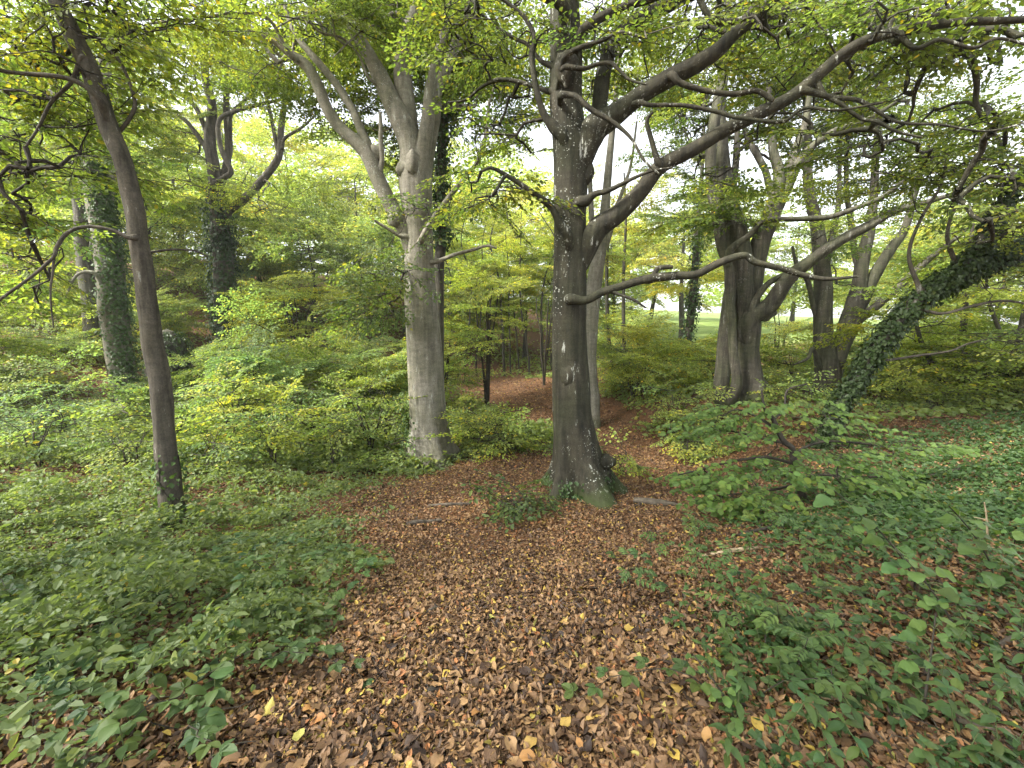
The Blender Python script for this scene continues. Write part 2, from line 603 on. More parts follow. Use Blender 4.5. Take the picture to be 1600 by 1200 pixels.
gx = axis(-220, -9, 9, 220, 0.09, 1.10)
gy = axis(-60, 0.2, 13, 320, 0.09, 1.10)
GX, GY = np.meshgrid(gx, gy)
GZ = gz(GX.ravel(), GY.ravel()).reshape(GX.shape)
GV = np.stack([GX, GY, GZ], -1).reshape(-1, 3)
nx, ny = len(gx), len(gy)
ii, jj = np.meshgrid(np.arange(nx - 1), np.arange(ny - 1))
q = (jj * nx + ii).ravel()
GF = np.stack([q, q + 1, q + nx + 1, q + nx], -1)

mg, nt, out = nodes_of("forest_floor_soil")
tc = N_(nt, "ShaderNodeTexCoord")
no = N_(nt, "ShaderNodeTexNoise", Scale=22.0, Detail=8.0, Roughness=0.7)
nt.links.new(tc.outputs['Object'], no.inputs['Vector'])
r = ramp(nt, [(0.3, (0.022, 0.014, 0.009)), (0.5, (0.095, 0.053, 0.028)), (0.7, (0.18, 0.104, 0.052))])
nt.links.new(no.outputs['Fac'], r.inputs[0])
vo = N_(nt, "ShaderNodeTexVoronoi", Scale=16.0)
nt.links.new(tc.outputs['Object'], vo.inputs['Vector'])
rv = ramp(nt, [(0.0, (0.5, 0.45, 0.45)), (0.5, (1.1, 1.0, 0.9)), (1.0, (1.5, 1.25, 1.0))])
nt.links.new(vo.outputs['Color'], rv.inputs[0])
c = mixc(nt, 1.0, r.outputs[0], rv.outputs[0], 'MULTIPLY')
# the open meadow beyond the trees is grass
sx = N_(nt, "ShaderNodeSeparateXYZ")
nt.links.new(tc.outputs['Object'], sx.inputs[0])
mx_ = N_(nt, "ShaderNodeMapRange")
mx_.inputs[1].default_value, mx_.inputs[2].default_value = 27.0, 30.0
nt.links.new(sx.outputs['Y'], mx_.inputs[0])
mx2 = N_(nt, "ShaderNodeMapRange")
mx2.inputs[1].default_value, mx2.inputs[2].default_value = 3.0, 8.0
nt.links.new(sx.outputs['X'], mx2.inputs[0])
mm = N_(nt, "ShaderNodeMath", operation='MULTIPLY')
nt.links.new(mx_.outputs[0], mm.inputs[0])
nt.links.new(mx2.outputs[0], mm.inputs[1])
ng = N_(nt, "ShaderNodeTexNoise", Scale=0.6, Detail=8.0)
nt.links.new(tc.outputs['Object'], ng.inputs['Vector'])
rg = ramp(nt, [(0.35, (0.10, 0.15, 0.035)), (0.65, (0.17, 0.22, 0.06))])
nt.links.new(ng.outputs['Fac'], rg.inputs[0])
c = mixc(nt, mm.outputs[0], c, rg.outputs[0])
p = N_(nt, "ShaderNodeBsdfPrincipled", Roughness=0.9)
p.inputs['Specular IOR Level'].default_value = 0.2
nt.links.new(c, p.inputs['Base Color'])
b = N_(nt, "ShaderNodeBump", Strength=0.8, Distance=0.03)
nt.links.new(no.outputs['Fac'], b.inputs['Height'])
nt.links.new(b.outputs[0], p.inputs['Normal'])
nt.links.new(p.outputs[0], out.inputs['Surface'])
floor = link("forest_floor", make_mesh("forest_floor", [(GV, GF, 0, 0.5)], [mg], (0,)))
tag(floor, "leaf-strewn woodland floor dipping from the path to the beeches", "ground", kind="structure")


def slope_normal(x, y):
    e = 0.06
    gxx = (gz(x + e, y) - gz(x - e, y)) / (2 * e)
    gyy = (gz(x, y + e) - gz(x, y - e)) / (2 * e)
    return unit(np.stack([-gxx, -gyy, np.ones_like(gxx)], -1))


def polar(n, d0, d1, spread=1.38, edge=0.9):
    """ground points, denser near the viewer's end of the wood"""
    Y = np.exp(rng.uniform(math.log(d0), math.log(d1), n))
    X = rng.uniform(-1, 1, n) * (spread * Y + edge)
    return X, Y


def tilt(nrm, amt):
    return unit(nrm + rng.normal(0, 1, nrm.shape) * amt)


def rand_dir(n):
    a = rng.uniform(0, 2 * math.pi, n)
    return np.stack([np.cos(a), np.sin(a), np.zeros(n)], -1)


# fallen leaves: a loose carpet, joined (tens of thousands)
def litter_leaves(X, Y, size0, lift, name, label, faces=HEXF, shape=HEX):
    n = len(X)
    nr = slope_normal(X, Y)
    nn = tilt(nr, 0.5)
    d = tilt(rand_dir(n), 0.3)
    pos = np.stack([X, Y, gz(X, Y)], -1) + nr * (rng.uniform(0.004, lift, n) + 0.006)[:, None]
    size = size0 * rng.uniform(0.45, 1.3, n) * (1 + 0.18 * n2(X, Y, 2.1, 3.3))
    t = np.clip(rng.beta(2.2, 2.4, n) + 0.13 * n2(X, Y, 1.3, 77.0) + 0.10 * n2(X, Y, 4.2, 17.0), 0, 1)   # drier and wetter patches
    t = np.where(rng.random(n) < 0.10, rng.uniform(0.84, 1.0, n), t * 0.86)
    V, Fc, tt = leaves(pos, d, nn, size, rng.uniform(0.5, 0.78, n), rng.uniform(-0.9, 1.1, n), rng.uniform(-1.0, 1.0, n), shape, faces, t)
    o = link(name, make_mesh(name, [(V, Fc, 0, tt)], [M_LITTER]))
    return tag(o, label, "leaves", kind="stuff")


X, Y = polar(430000, 1.0, 26)
pf = path_field(X, Y) + 0.22 * n2(X, Y, 1.4, 2.2) + 0.10 * n2(X, Y, 5.0, 1.2)
right = X > (PATH[1, 0] + 0.2)
keep = (pf < 1.15) | ((rng.random(len(X)) < np.where(right, 0.55, 0.4)) & (Y < 9)) | ((rng.random(len(X)) < 0.12) & (Y >= 9))
X, Y = X[keep], Y[keep]
litter_leaves(X, Y, 0.034 + 0.034 * np.clip((Y - 4) / 12, 0, 1), 0.028, "fallen_leaves", "carpet of brown and yellow fallen beech leaves along the woodland path")

# ------------------------------------------------------------------ leafy branches (meshes shared by many)
def twig_tube(parts, C, r0, r1, seg=3, mat=1):
    V, F4, F3 = tube(C, np.linspace(r0, r1, len(C)), seg)
    parts.append((V, F4, mat, 0.5))


def spray(L, leaf, levels, spacing, hexa, seed, width=0.55, wr=0.72, droop=0.12):
    """a flat leafy branch along +X: crooked twigs with alternate leaves, nearly in one plane"""
    r = np.random.default_rng(seed)
    parts, LP, LD, LN = [], [], [], []

    def shoot(p0, ang, length, level, zt):
        n = max(4, int(length / 0.12))
        a = ang + np.cumsum(r.normal(0, 0.16, n)) + 0.12 * np.cos(np.arange(n) * math.pi)
        step = length / n
        C = [np.array(p0, float)]
        for i in range(n):
            s = (i + 1) / n
            z = zt * step - droop * 2 * s * step + r.normal(0, 0.05) * step
            C.append(C[-1] + np.array((math.cos(a[i]) * step, math.sin(a[i]) * step, z)))
        C = np.array(C)
        rad = (0.004 + 0.004 * length) if level == 0 else 0.0022 + 0.003 * length
        if leaf > 0.085:
            rad *= 1.5
        twig_tube(parts, C, rad, rad * 0.35)
        # leaves
        m = max(2, int(length * (0.85 if level else 0.55) / spacing))
        s = np.linspace(0.12 if level else 0.4, 1.0, m) * n
        i0 = np.minimum(s.astype(int), n - 1)
        f = (s - i0)[:, None]
        pos = C[i0] * (1 - f) + C[i0 + 1] * f
        side = np.where(np.arange(m) % 2 == 0, 1, -1)
        la = a[i0] + side * r.uniform(0.55, 1.1, m)
        la[-1] = a[-1]
        d = np.stack([np.cos(la), np.sin(la), r.normal(-0.18, 0.22, m)], -1)
        nn = np.stack([r.normal(0, 0.45, m), r.normal(0, 0.45, m), np.ones(m)], -1)
        LP.append(pos)
        LD.append(d)
        LN.append(nn)
        if level < levels:
            k = max(2, int(length / (0.16 if leaf < 0.085 else 0.30)))
            for j in range(k):
                s = 0.16 + 0.74 * (j + r.uniform(0.2, 0.8)) / k
                i = min(int(s * n), n - 1)
                sd = 1 if j % 2 == 0 else -1
                shoot(C[i], a[i] + sd * r.uniform(0.55, 1.0), length * width * (1.15 - 0.75 * s) * r.uniform(0.75, 1.2), level + 1, zt * 0.4 + r.normal(0, 0.10))

    shoot((0, 0, 0), 0.0, L, 0, 0.10)
    pos, d, nn = np.vstack(LP), np.vstack(LD), np.vstack(LN)
    n = len(pos)
    t = np.clip(r.normal(0.5, 0.2, n), 0, 0.9)
    t = np.where(r.random(n) < 0.035, r.uniform(0.92, 1.0, n), t)
    sh, fc = (HEX, HEXF) if hexa else (DIA, DIAF)
    V, Fc, tt = leaves(pos, d, nn, leaf * r.uniform(0.7, 1.15, n), wr, r.uniform(-0.1, 0.45, n), r.uniform(0, 0.5, n), sh, fc, t)
    return parts + [(V, Fc, 0, tt)], n


SPRAYS = {}
for kind, (L, leaf, lev, sp, hexa, wd) in {'A': (0.95, 0.066, 2, 0.042, True, 0.55), 'B': (1.7, 0.075, 2, 0.036, False, 0.6), 'C': (3.4, 0.15, 2, 0.075, False, 0.6),
                                           'S': (0.75, 0.075, 1, 0.045, True, 0.6)}.items():
    SPRAYS[kind] = []
    for k in range(7):
        pr, n = spray(L, leaf, lev, sp, hexa, 100 + k, wd)
        SPRAYS[kind].append(make_mesh("leafy_branch_" + kind.lower(), pr, [M_LEAF, M_TWIG], (1,)))
SPRAY_LEN = {'A': 0.95, 'B': 1.7, 'C': 3.4, 'S': 0.75}


def jitter_color(c, amt=0.12):
    k = 1 + rng.normal(0, amt)
    y = rng.normal(0, amt * 0.6)
    return (max(c[0] * k * (1 + y), 0.005), max(c[1] * k, 0.005), max(c[2] * k * (1 - y), 0.003), 1)


def place_spray(root, kind, pos, out_dir, color, scale=1.0, tilt_up=0.0, spread=0.3):
    o = bpy.data.objects.new("leafy_branch", SPRAYS[kind][rng.integers(7)])
    COL.objects.link(o)
    o.parent = root
    az = math.atan2(out_dir[1], out_dir[0]) + rng.normal(0, 0.35)
    pit = tilt_up + rng.normal(0, spread * 0.7)
    roll = rng.normal(0, spread)
    M = Matrix.Rotation(az, 4, 'Z') @ Matrix.Rotation(-pit, 4, 'Y') @ Matrix.Rotation(roll, 4, 'X')
    s = scale * rng.uniform(0.8, 1.2)
    o.matrix_local = Matrix.Translation(Vector(pos) - root.location) @ M @ Matrix.Diagonal((s, s * rng.choice((-1, 1)), s, 1))
    o.color = jitter_color(color)
    return o


# ------------------------------------------------------------------ trunk and limbs
def limb_mesh(pts, name, mat, root, seg=12, lumps=0.07, flare=0.0, roots=5, collar=0.0, n_per=6, phase=None, flute=0.0, s_in=0.0, sink_=0.0):
    """pts: world points with radius (n x 4)"""
    pts = np.asarray(pts, float)
    C4 = catmull(pts, n_per)
    C, R = C4[:, :3], np.maximum(C4[:, 3], 0.0015)
    s = np.concatenate([[0], np.cumsum(np.linalg.norm(np.diff(C, axis=0), axis=1))])
    if collar:
        R = R * (1 + collar * np.exp(-np.maximum(0, s - s_in) / (1.6 * R[n_per] + 1e-6)))
    ph = rng.uniform(0, 6.28, 6) if phase is None else phase
    so = rng.uniform(0, 30)

    def shape(th, i):
        q = np.stack([np.cos(th) * 1.4 + 0 * i, np.sin(th) * 1.4 + 0 * i, (s[i] / (np.mean(R) * 3.2)) + so + 0 * th], -1)
        v = 1 + lumps * VN(q) + lumps * 0.5 * VN(q * 2.3)
        if flute:
            v = v + flute * np.cos(3 * th + ph[0] + 0.5 * np.sin(s[i] * 0.9)) * 0.6 + flute * np.cos(7 * th + ph[1] + 0.4 * s[i]) * 0.4
        if flare:
            e = np.exp(-np.maximum(0, s[i] - sink_) / (R[0] * 1.15))
            lob = np.clip(np.cos(roots * th + ph[2]) * 0.6 + 0.35 * np.cos(2 * th + ph[3]) + 0.25, -0.3, 1.2)
            v = v + flare * e * (0.30 + lob)
        return v

    V, F4, F3 = tube(C, R, seg, shape)
    loc = np.array(root.location)
    me = make_mesh(name, [(V - loc, F4, 0, 0.5), (V - loc, F3, 0, 0.5)], [mat], (0,))
    return link(name, me, root), C, R


def px_limb(data, d0, d1, k_w=0.94):
    """traced limb: (px, py, width px) points, depth running from d0 to d1"""
    n = len(data)
    out = []
    for k, (px, py, w) in enumerate(data):
        Y = d0 + (d1 - d0) * k / max(n - 1, 1)
        out.append((*P(px, py, Y), 0.5 * w * k_w * m_per_px(py, Y)))
    return np.array(out)


def colonize(nodes, targets, r_tip, seg_len, up=0.3, wig=0.13):
    """join every target to the nearest wood already there by a crooked twig; returns tube parts and tip directions"""
    cap_n = len(nodes) + sum(int(12 / seg_len) for _ in targets) + 10
    P_ = np.zeros((cap_n, 3))
    par = np.full(cap_n, -1)
    P_[:len(nodes)] = nodes
    n = n0 = len(nodes)
    targets = np.asarray(targets, float)
    d0 = np.array([np.min(np.linalg.norm(nodes - t, axis=1)) for t in targets])
    chains, dirs = [], np.zeros_like(targets)
    for ti in np.argsort(d0):
        t = targets[ti]
        df = t - P_[:n]
        dist = np.linalg.norm(df, axis=1)
        cost = dist + up * np.maximum(0, -df[:, 2]) + 0.10 * dist * (np.arange(n) < n0)
        k = int(np.argmin(cost))
        a = P_[k]
        m = max(2, min(int(dist[k] / seg_len) + 1, 28))
        s = np.linspace(0, 1, m + 1)[1:, None]
        v = t - a
        side = unit(np.cross(v, rng.normal(0, 1, 3)))
        side2 = unit(np.cross(v, side))
        sag = np.array((0, 0, 1.0)) * rng.uniform(-0.10, 0.16) * dist[k]
        C = a + v * s + np.sin(s * math.pi) * (side * rng.normal(0, 0.12) * dist[k] + sag)
        w = np.cumsum(rng.normal(0, 1, (m, 2)), 0)
        w = w - w[-1] * s
        w = w * wig * seg_len
        C = C + w[:, :1] * side + w[:, 1:] * side2
        ids = list(range(n, n + m))
        P_[n:n + m] = C
        par[n] = k
        for j in range(1, m):
            par[n + j] = n + j - 1
        chains.append([k] + ids)
        dirs[ti] = C[-1] - (C[-3] if m > 2 else a)
        n += m
    cnt = np.zeros(n)
    for ch in chains:
        i = ch[-1]
        while i >= n0:
            cnt[i] += 1
            i = par[i]
    rad = np.minimum(r_tip * np.power(np.maximum(cnt, 1), 0.48), r_tip * 4.5)
    parts = []
    for ch in chains:
        R = rad[ch[1:]]
        R = np.concatenate([[R[0] * 1.25], R])
        R = R * np.linspace(1.05, 0.8, len(R))
        V, F4, F3 = tube(P_[ch], R, 5 if R.max() > 0.012 else 4)
        parts.append((V, F4, 0, 0.5))
    return parts, dirs


def region_points(regions):
    """(px, py, depth, rx, ry, rdepth, n) -> scattered points in that part of the wood"""
    out = []
    for (px, py, Y, rx, ry, rd, n) in regions:
        for _ in range(n):
            while True:
                a = rng.uniform(-1, 1, 3)
                if a @ a < 1:
                    break
            YY = Y + a[2] * rd
            p_ = P(px + a[0] * rx, py + a[1] * ry, YY)
            g = float(gz(p_[0], p_[1])[0]) + 0.15
            if p_[2] < g:
                p_[2] = g + rng.uniform(0, 0.2)
            out.append(p_)
    return np.array(out)


def leaf_out(root, skeleton, targets, kind, color, bark, r_tip=0.006, seg_len=0.22, tilt_up=0.0, scale=1.0, spread=0.3, up=0.3, wig=0.16, bare=None):
    allt = targets if bare is None else np.vstack([targets, bare])
    parts, dirs = colonize(skeleton, allt, r_tip, seg_len, up, wig)
    loc = np.array(root.location)
    parts = [(V - loc, F_, m, t) for V, F_, m, t in parts]
    tw = link("twigs", make_mesh("twigs", parts, [bark], (0,)), root)
    tag(tw, kind="stuff")
    for t, d in zip(targets, dirs):
        d = unit(d * np.array((1, 1, 0.2)) + rng.normal(0, 0.3, 3) * np.array((1, 1, 0)))
        place_spray(root, kind, t, d, color, scale, tilt_up, spread)


def ivy_on(root, C, R, n, size, color, name="ivy", r_out=0.05, thick=1.0, lo=0.0, hi=1.0, arc=None):
    """ivy leaves hugging (and hanging off) a stem"""
    s = rng.uniform(lo, hi, n) * (len(C) - 1)
    i = np.minimum(s.astype(int), len(C) - 2)
    f = (s - i)[:, None]
    T, Nn, B = frames(C)
    pos = C[i] * (1 - f) + C[i + 1] * f
    th = rng.uniform(0, 2 * math.pi, n) if arc is None else rng.normal(arc[0], arc[1], n)
    if arc is None:
        rad = np.cos(th)[:, None] * Nn[i] + np.sin(th)[:, None] * B[i]
    else:
        rad = np.stack([np.cos(th), np.sin(th), 0 * th], -1)
        rad = unit(rad - T[i] * np.sum(rad * T[i], -1, keepdims=True))
    rr = R[i] * (1.0 + 0.06) + np.abs(rng.normal(0, 1, n)) * r_out * thick
    clump = 0.5 + 0.5 * VN(np.stack([s * 0.35, th * 1.2, np.zeros(n)], -1))
    rr = rr + r_out * 1.6 * thick * np.clip(clump - 0.35, 0, 1)
    pos = pos + rad * rr[:, None] - np.array(root.location)
    d = unit(np.stack([rng.normal(0, 0.5, n), rng.normal(0, 0.5, n), np.full(n, -0.8)], -1) + rad * 0.4)
    V, Fc, tt = leaves(pos, d, tilt(rad + np.array((0, 0, 0.35)), 0.3), size * rng.uniform(0.6, 1.2, n), rng.uniform(0.8, 1.05, n), 0.15, 0.2, HEART, HEXF, np.clip(rng.normal(0.42, 0.2, n), 0, 0.9))
    # creeping stems under the leaves
    parts = [(V, Fc, 0, tt)]
    for k in range(3):
        a0 = rng.uniform(0, 6.28)
        idx = np.arange(int(lo * (len(C) - 1)), int(hi * (len(C) - 1)) + 1, 2)
        aa = a0 + np.cumsum(rng.normal(0, 0.25, len(idx)))
        cc = C[idx] + (np.cos(aa)[:, None] * Nn[idx] + np.sin(aa)[:, None] * B[idx]) * (R[idx] * 1.03)[:, None] - np.array(root.location)
        if len(cc) > 3:
            V2, F2, _ = tube(cc, np.full(len(cc), 0.008), 4)
            parts.append((V2, F2, 1, 0.5))
    o = link(name, make_mesh(name, parts, [M_IVY, M_TWIG], (1,)), root)
    o.color = (*color, 1)
    tag(o, kind="stuff")
    return o


def tree(name, label, cat, trunk, limbs, d_trunk, bark, crown=(), kind='B', color=(0.06, 0.10, 0.02), group=None, flare=0.35, seg=28, r_tip=0.006,
         extra=None, flute=0.05, lumps=0.07, scale=1.0, spread=0.3, wig=0.16, trunk_seg=None, sink=0.25, dens=1.9, bare_k=1.0, k_limb=0.78, k_trunk=0.92):
    """trunk: traced px points from the base up; limbs: (points, depth0, depth1)"""
    T = px_limb(trunk, *d_trunk, k_trunk)
    base = T[0, :3].copy()
    g = float(gz(base[0], base[1])[0])
    root = thing(name, (base[0], base[1], g), label, cat, group)
    first = T[0].copy()
    first[2] = min(g - sink, T[0, 2] - 0.05)
    T2 = np.vstack([first, T]) if T[0, 2] > g - 0.05 else T
    tr, C, R = limb_mesh(T2, "trunk", bark, root, seg, lumps, flare, collar=0, n_per=7, flute=flute, sink_=max(0.0, g - T2[0, 2] - 0.03))
    sk = [C[len(C) // 3:]]
    LC = []
    for data, a, b in limbs:
        LM = px_limb(data, a, b, k_limb)
        w = LM[0, 3]
        # root the limb in the axis of whatever bears it
        best = (9e9, None, 0)
        for c_, r_ in [(C, R)] + LC:
            dd = np.linalg.norm(c_ - LM[0, :3], axis=1)
            if dd.min() < best[0]:
                best = (dd.min(), (c_, r_), int(np.argmin(dd)))
        dist, (c_, r_), k = best
        s_in = 0.0
        if dist < 4 * r_[k] + 0.3:
            n_in = 1 if w > 0.06 else 0                       # big limbs: drop the hidden first point, run down inside the bearer
            up_ = max(0.0, unit(LM[1, :3] - LM[0, :3])[2])
            off = (0.3 + 1.5 * up_) * (r_[k] + w)
            k2 = k
            while k2 > 0 and np.linalg.norm(c_[k2] - c_[k]) < off:
                k2 -= 1
            add = [[*c_[k2], min(w, r_[k2]) * 0.55]]
            if n_in and k2 < k:
                km = (k + k2) // 2
                add.append([*(0.6 * c_[km] + 0.4 * LM[1, :3] * np.array((1, 1, 0)) + np.array((0, 0, 0.4 * c_[km][2]))), min(w, r_[km]) * 0.8])
            LM = np.vstack([add, LM[n_in:]])
            s_in = r_[k] + np.linalg.norm(c_[k2] - c_[k])
        _, c2, r2 = limb_mesh(LM, "limb", bark, root, 16 if w > 0.05 else 8, lumps, 0, collar=0.12 if w > 0.06 else 0.35, n_per=6, s_in=s_in)
        sk.append(c2[2:])
        LC.append((c2, r2))
    skeleton = np.vstack(sk)
    if len(crown):
        leaf_out(root, skeleton, region_points([(*c_[:6], int(c_[6] * dens + 0.5)) for c_ in crown]), kind, color, bark if r_tip > 0.0055 else M_TWIG, r_tip, 0.22 if kind != 'C' else 0.6, 0, scale, spread, wig=wig,
                 bare=region_points([(*c_[:6], int(c_[6] * bare_k + 0.5)) for c_ in crown if c_[1] > -40] or [(*crown[0][:6], 1)]))
    return root, C, R, LC, skeleton

# ------------------------------------------------------------------ the traced trees
GREEN = (0.070, 0.094, 0.026)
DEEP = (0.050, 0.072, 0.022)
YELLOW = (0.125, 0.138, 0.036)
FRESH = (0.085, 0.115, 0.030)

# centre beech
centre_limbs = [
    ([(905, 385, 34), (930, 362, 40), (965, 335, 36), (1000, 300, 32), (1030, 262, 29), (1080, 235, 27), (1130, 205, 26), (1180, 180, 26), (1230, 155, 24), (1270, 125, 24), (1310, 90, 23), (1350, 65, 21), (1420, 45, 18), (1500, 35, 15), (1610, 30, 11), (1720, 15, 8)], 6.2, 5.2),
    ([(900, 240, 40), (925, 207, 50), (960, 180, 42), (1000, 150, 34), (1040, 125, 34), (1080, 105, 33), (1120, 80, 29), (1150, 50, 26), (1185, 20, 23), (1220, -10, 19), (1290, -50, 15), (1380, -110, 10)], 6.25, 5.6),
    ([(925, 195, 28), (938, 150, 31), (942, 118, 30), (952, 80, 30), (966, 57, 29), (1000, 30, 28), (1054, 3, 26), (1120, -30, 20), (1200, -90, 12)], 6.5, 7.0),
    ([(880, 215, 18), (866, 200, 17), (848, 175, 13), (836, 128, 12), (831, 84, 12), (836, 62, 10), (822, 30, 8), (800, 10, 7), (760, -20, 5)], 6.1, 6.2),
    ([(866, 146, 11), (855, 142, 9), (811, 128, 8), (777, 125, 8), (750, 138, 6), (728, 156, 5), (700, 160, 4)], 6.2, 6.6),
    ([(888, 372, 16), (877, 354, 15), (861, 324, 13), (831, 300, 11), (801, 280, 9), (770, 263, 7), (752, 268, 5)], 6.0, 5.7),
    ([(878, 466, 18), (890, 467, 19), (915, 469, 17), (942, 456, 16), (975, 446, 16), (1009, 436, 17), (1053, 431, 17), (1087, 429, 15), (1121, 412, 15), (1161, 399, 14), (1181, 410, 13), (1222, 420, 12), (1256, 430, 11), (1292, 436, 8), (1340, 432, 5)], 5.95, 5.5),
    ([(1018, 437, 11), (1026, 421, 10), (1036, 418, 10), (1051, 417, 8)], 5.8, 5.7),
    ([(955, 455, 8), (968, 460, 6), (989, 468, 6), (1009, 481, 4)], 5.85, 5.6),
    ([(902, 318, 16), (915, 314, 17), (930, 303, 12), (952, 297, 10), (993, 277, 7), (1020, 267, 5), (1050, 262, 3)], 6.1, 5.7),
    ([(876, 150, 14), (890, 149, 12), (902, 152, 11), (925, 172, 10), (959, 192, 9), (986, 216, 6), (1006, 250, 5), (1030, 272, 4)], 5.95, 5.6),
    ([(895, 20, 26), (880, 10, 22), (850, -6, 19), (815, -20, 15), (770, -45, 11), (700, -90, 8)], 6.1, 5.8),
    ([(898, 62, 20), (912, 48, 18), (939, 27, 17), (986, 7, 16), (1030, -6, 13), (1100, -40, 9)], 6.1, 5.6),
    ([(1082, -30, 12), (1094, 0, 12), (1108, 24, 12), (1131, 35, 13), (1162, 29, 12), (1178, 10, 12)], 5.5, 5.5),
    ([(1050, 118, 13), (1064, 130, 12), (1104, 142, 11), (1148, 147, 11), (1182, 142, 11), (1208, 157, 9)], 5.85, 5.6),
    ([(1000, 160, 10), (1017, 164, 8), (1070, 165, 8), (1121, 175, 8), (1155, 184, 8), (1222, 190, 7), (1256, 169, 6), (1310, 172, 5), (1380, 160, 4)], 5.9, 5.2),
    ([(1030, 262, 12), (1027, 250, 11), (1017, 216, 10), (1011, 189, 8), (1020, 175, 5)], 5.85, 5.7),
    ([(880, 95, 11), (905, 75, 9), (925, 68, 8), (945, 62, 7), (970, 50, 6), (1010, 60, 4)], 5.9, 5.4),
    ([(885, 105, 10), (912, 107, 9), (935, 100, 8), (955, 99, 8), (970, 112, 6), (985, 125, 5), (1010, 132, 4)], 5.9, 5.5),
    ([(868, 110, 9), (845, 95, 8), (825, 70, 7), (808, 62, 7), (780, 45, 6), (750, 20, 5)], 6.2, 6.6),
    ([(1272, 125, 12), (1290, 150, 9), (1310, 160, 8), (1345, 185, 7), (1370, 190, 7), (1400, 205, 6), (1440, 215, 4)], 5.6, 5.2),
    ([(1400, 50, 12), (1430, 75, 9), (1470, 62, 8), (1520, 75, 7), (1560, 60, 6), (1620, 75, 4)], 5.4, 5.0),
    ([(1250, 140, 12), (1300, 152, 10), (1345, 158, 8), (1400, 190, 6), (1470, 195, 5), (1540, 205, 4), (1610, 190, 3)], 5.6, 5.0),
]
c_trunk = [(908, 776, 82), (906, 752, 78), (902, 717, 70), (896, 660, 64), (893, 600, 62), (890, 540, 58), (890, 481, 57), (890, 420, 55), (890, 337, 55), (891, 280, 56), (891, 236, 60), (884, 169, 55), (884, 84, 52), (882, 40, 50), (880, -20, 46), (876, -150, 38), (870, -320, 26), (866, -520, 12)]
c_crown = [(1000, 40, 6.6, 180, 60, 1.2, 24), (1250, 50, 6.9, 200, 80, 1.1, 38), (1480, 40, 6.3, 150, 80, 0.8, 30), (1420, 200, 6.8, 220, 80, 0.9, 26), (1300, 30, 5.2, 200, 60, 0.6, 6), (1150, 200, 7.0, 140, 90, 0.8, 6),
           (760, 50, 6.6, 100, 60, 1.0, 16), (790, 190, 6.8, 60, 90, 0.8, 8), (770, 300, 6.0, 55, 30, 0.4, 6), (1540, 320, 6.0, 90, 70, 1.0, 8), (950, 100, 6.8, 90, 90, 0.5, 6),
           (1000, -180, 6.5, 420, 150, 2.0, 22), (700, -200, 6.5, 200, 120, 1.5, 6)]
centre, cC, cR, cL, cS = tree("beech_tree", "dark lichen-spotted beech standing in the middle of the leafy path with long crooked limbs", "tree", c_trunk, centre_limbs, (6.2, 6.35), B_DARK, c_crown, 'A', GREEN,
                              group="large beeches", r_tip=0.0085, flare=1.15, seg=56, flute=0.055, lumps=0.06)


def burr(root, px, py, Y, r, mat, name="burr", squash=(1, 0.6, 1)):
    """a knot or burr swelling out of the bark"""
    th, ph = np.meshgrid(np.linspace(0, 2 * math.pi, 18, endpoint=False), np.linspace(0.05, math.pi - 0.05, 10))
    n = np.stack([np.cos(th) * np.sin(ph), np.sin(th) * np.sin(ph), np.cos(ph)], -1).reshape(-1, 3)
    k = 1 + 0.28 * VN(n * 1.8 + px) + 0.12 * VN(n * 4 + py)
    V = n * k[:, None] * r * np.array(squash) + P(px, py, Y) - np.array(root.location)
    i = np.arange(9)[:, None] * 18
    j = np.arange(18)[None]
    Fc = np.stack([i + j, i + (j + 1) % 18, i + 18 + (j + 1) % 18, i + 18 + j], -1).reshape(-1, 4)
    return link(name, make_mesh(name, [(V, Fc, 0, 0.5)], [mat], (0,)), root)


burr(centre, 889, 585, 6.05, 0.15, B_DARK, squash=(0.9, 0.6, 1.25))
burr(centre, 917, 270, 6.2, 0.10, B_DARK, squash=(1, 0.8, 1.5))
burr(centre, 885, 105, 6.0, 0.15, B_DARK, squash=(1, 0.8, 1.3))
burr(centre, 947, 722, 6.15, 0.13, B_DARK, squash=(1.1, 0.8, 0.9))
ivy_on(centre, cC[2:12], cR[2:12] * 1.25, 420, 0.05, (0.035, 0.065, 0.02), r_out=0.03)

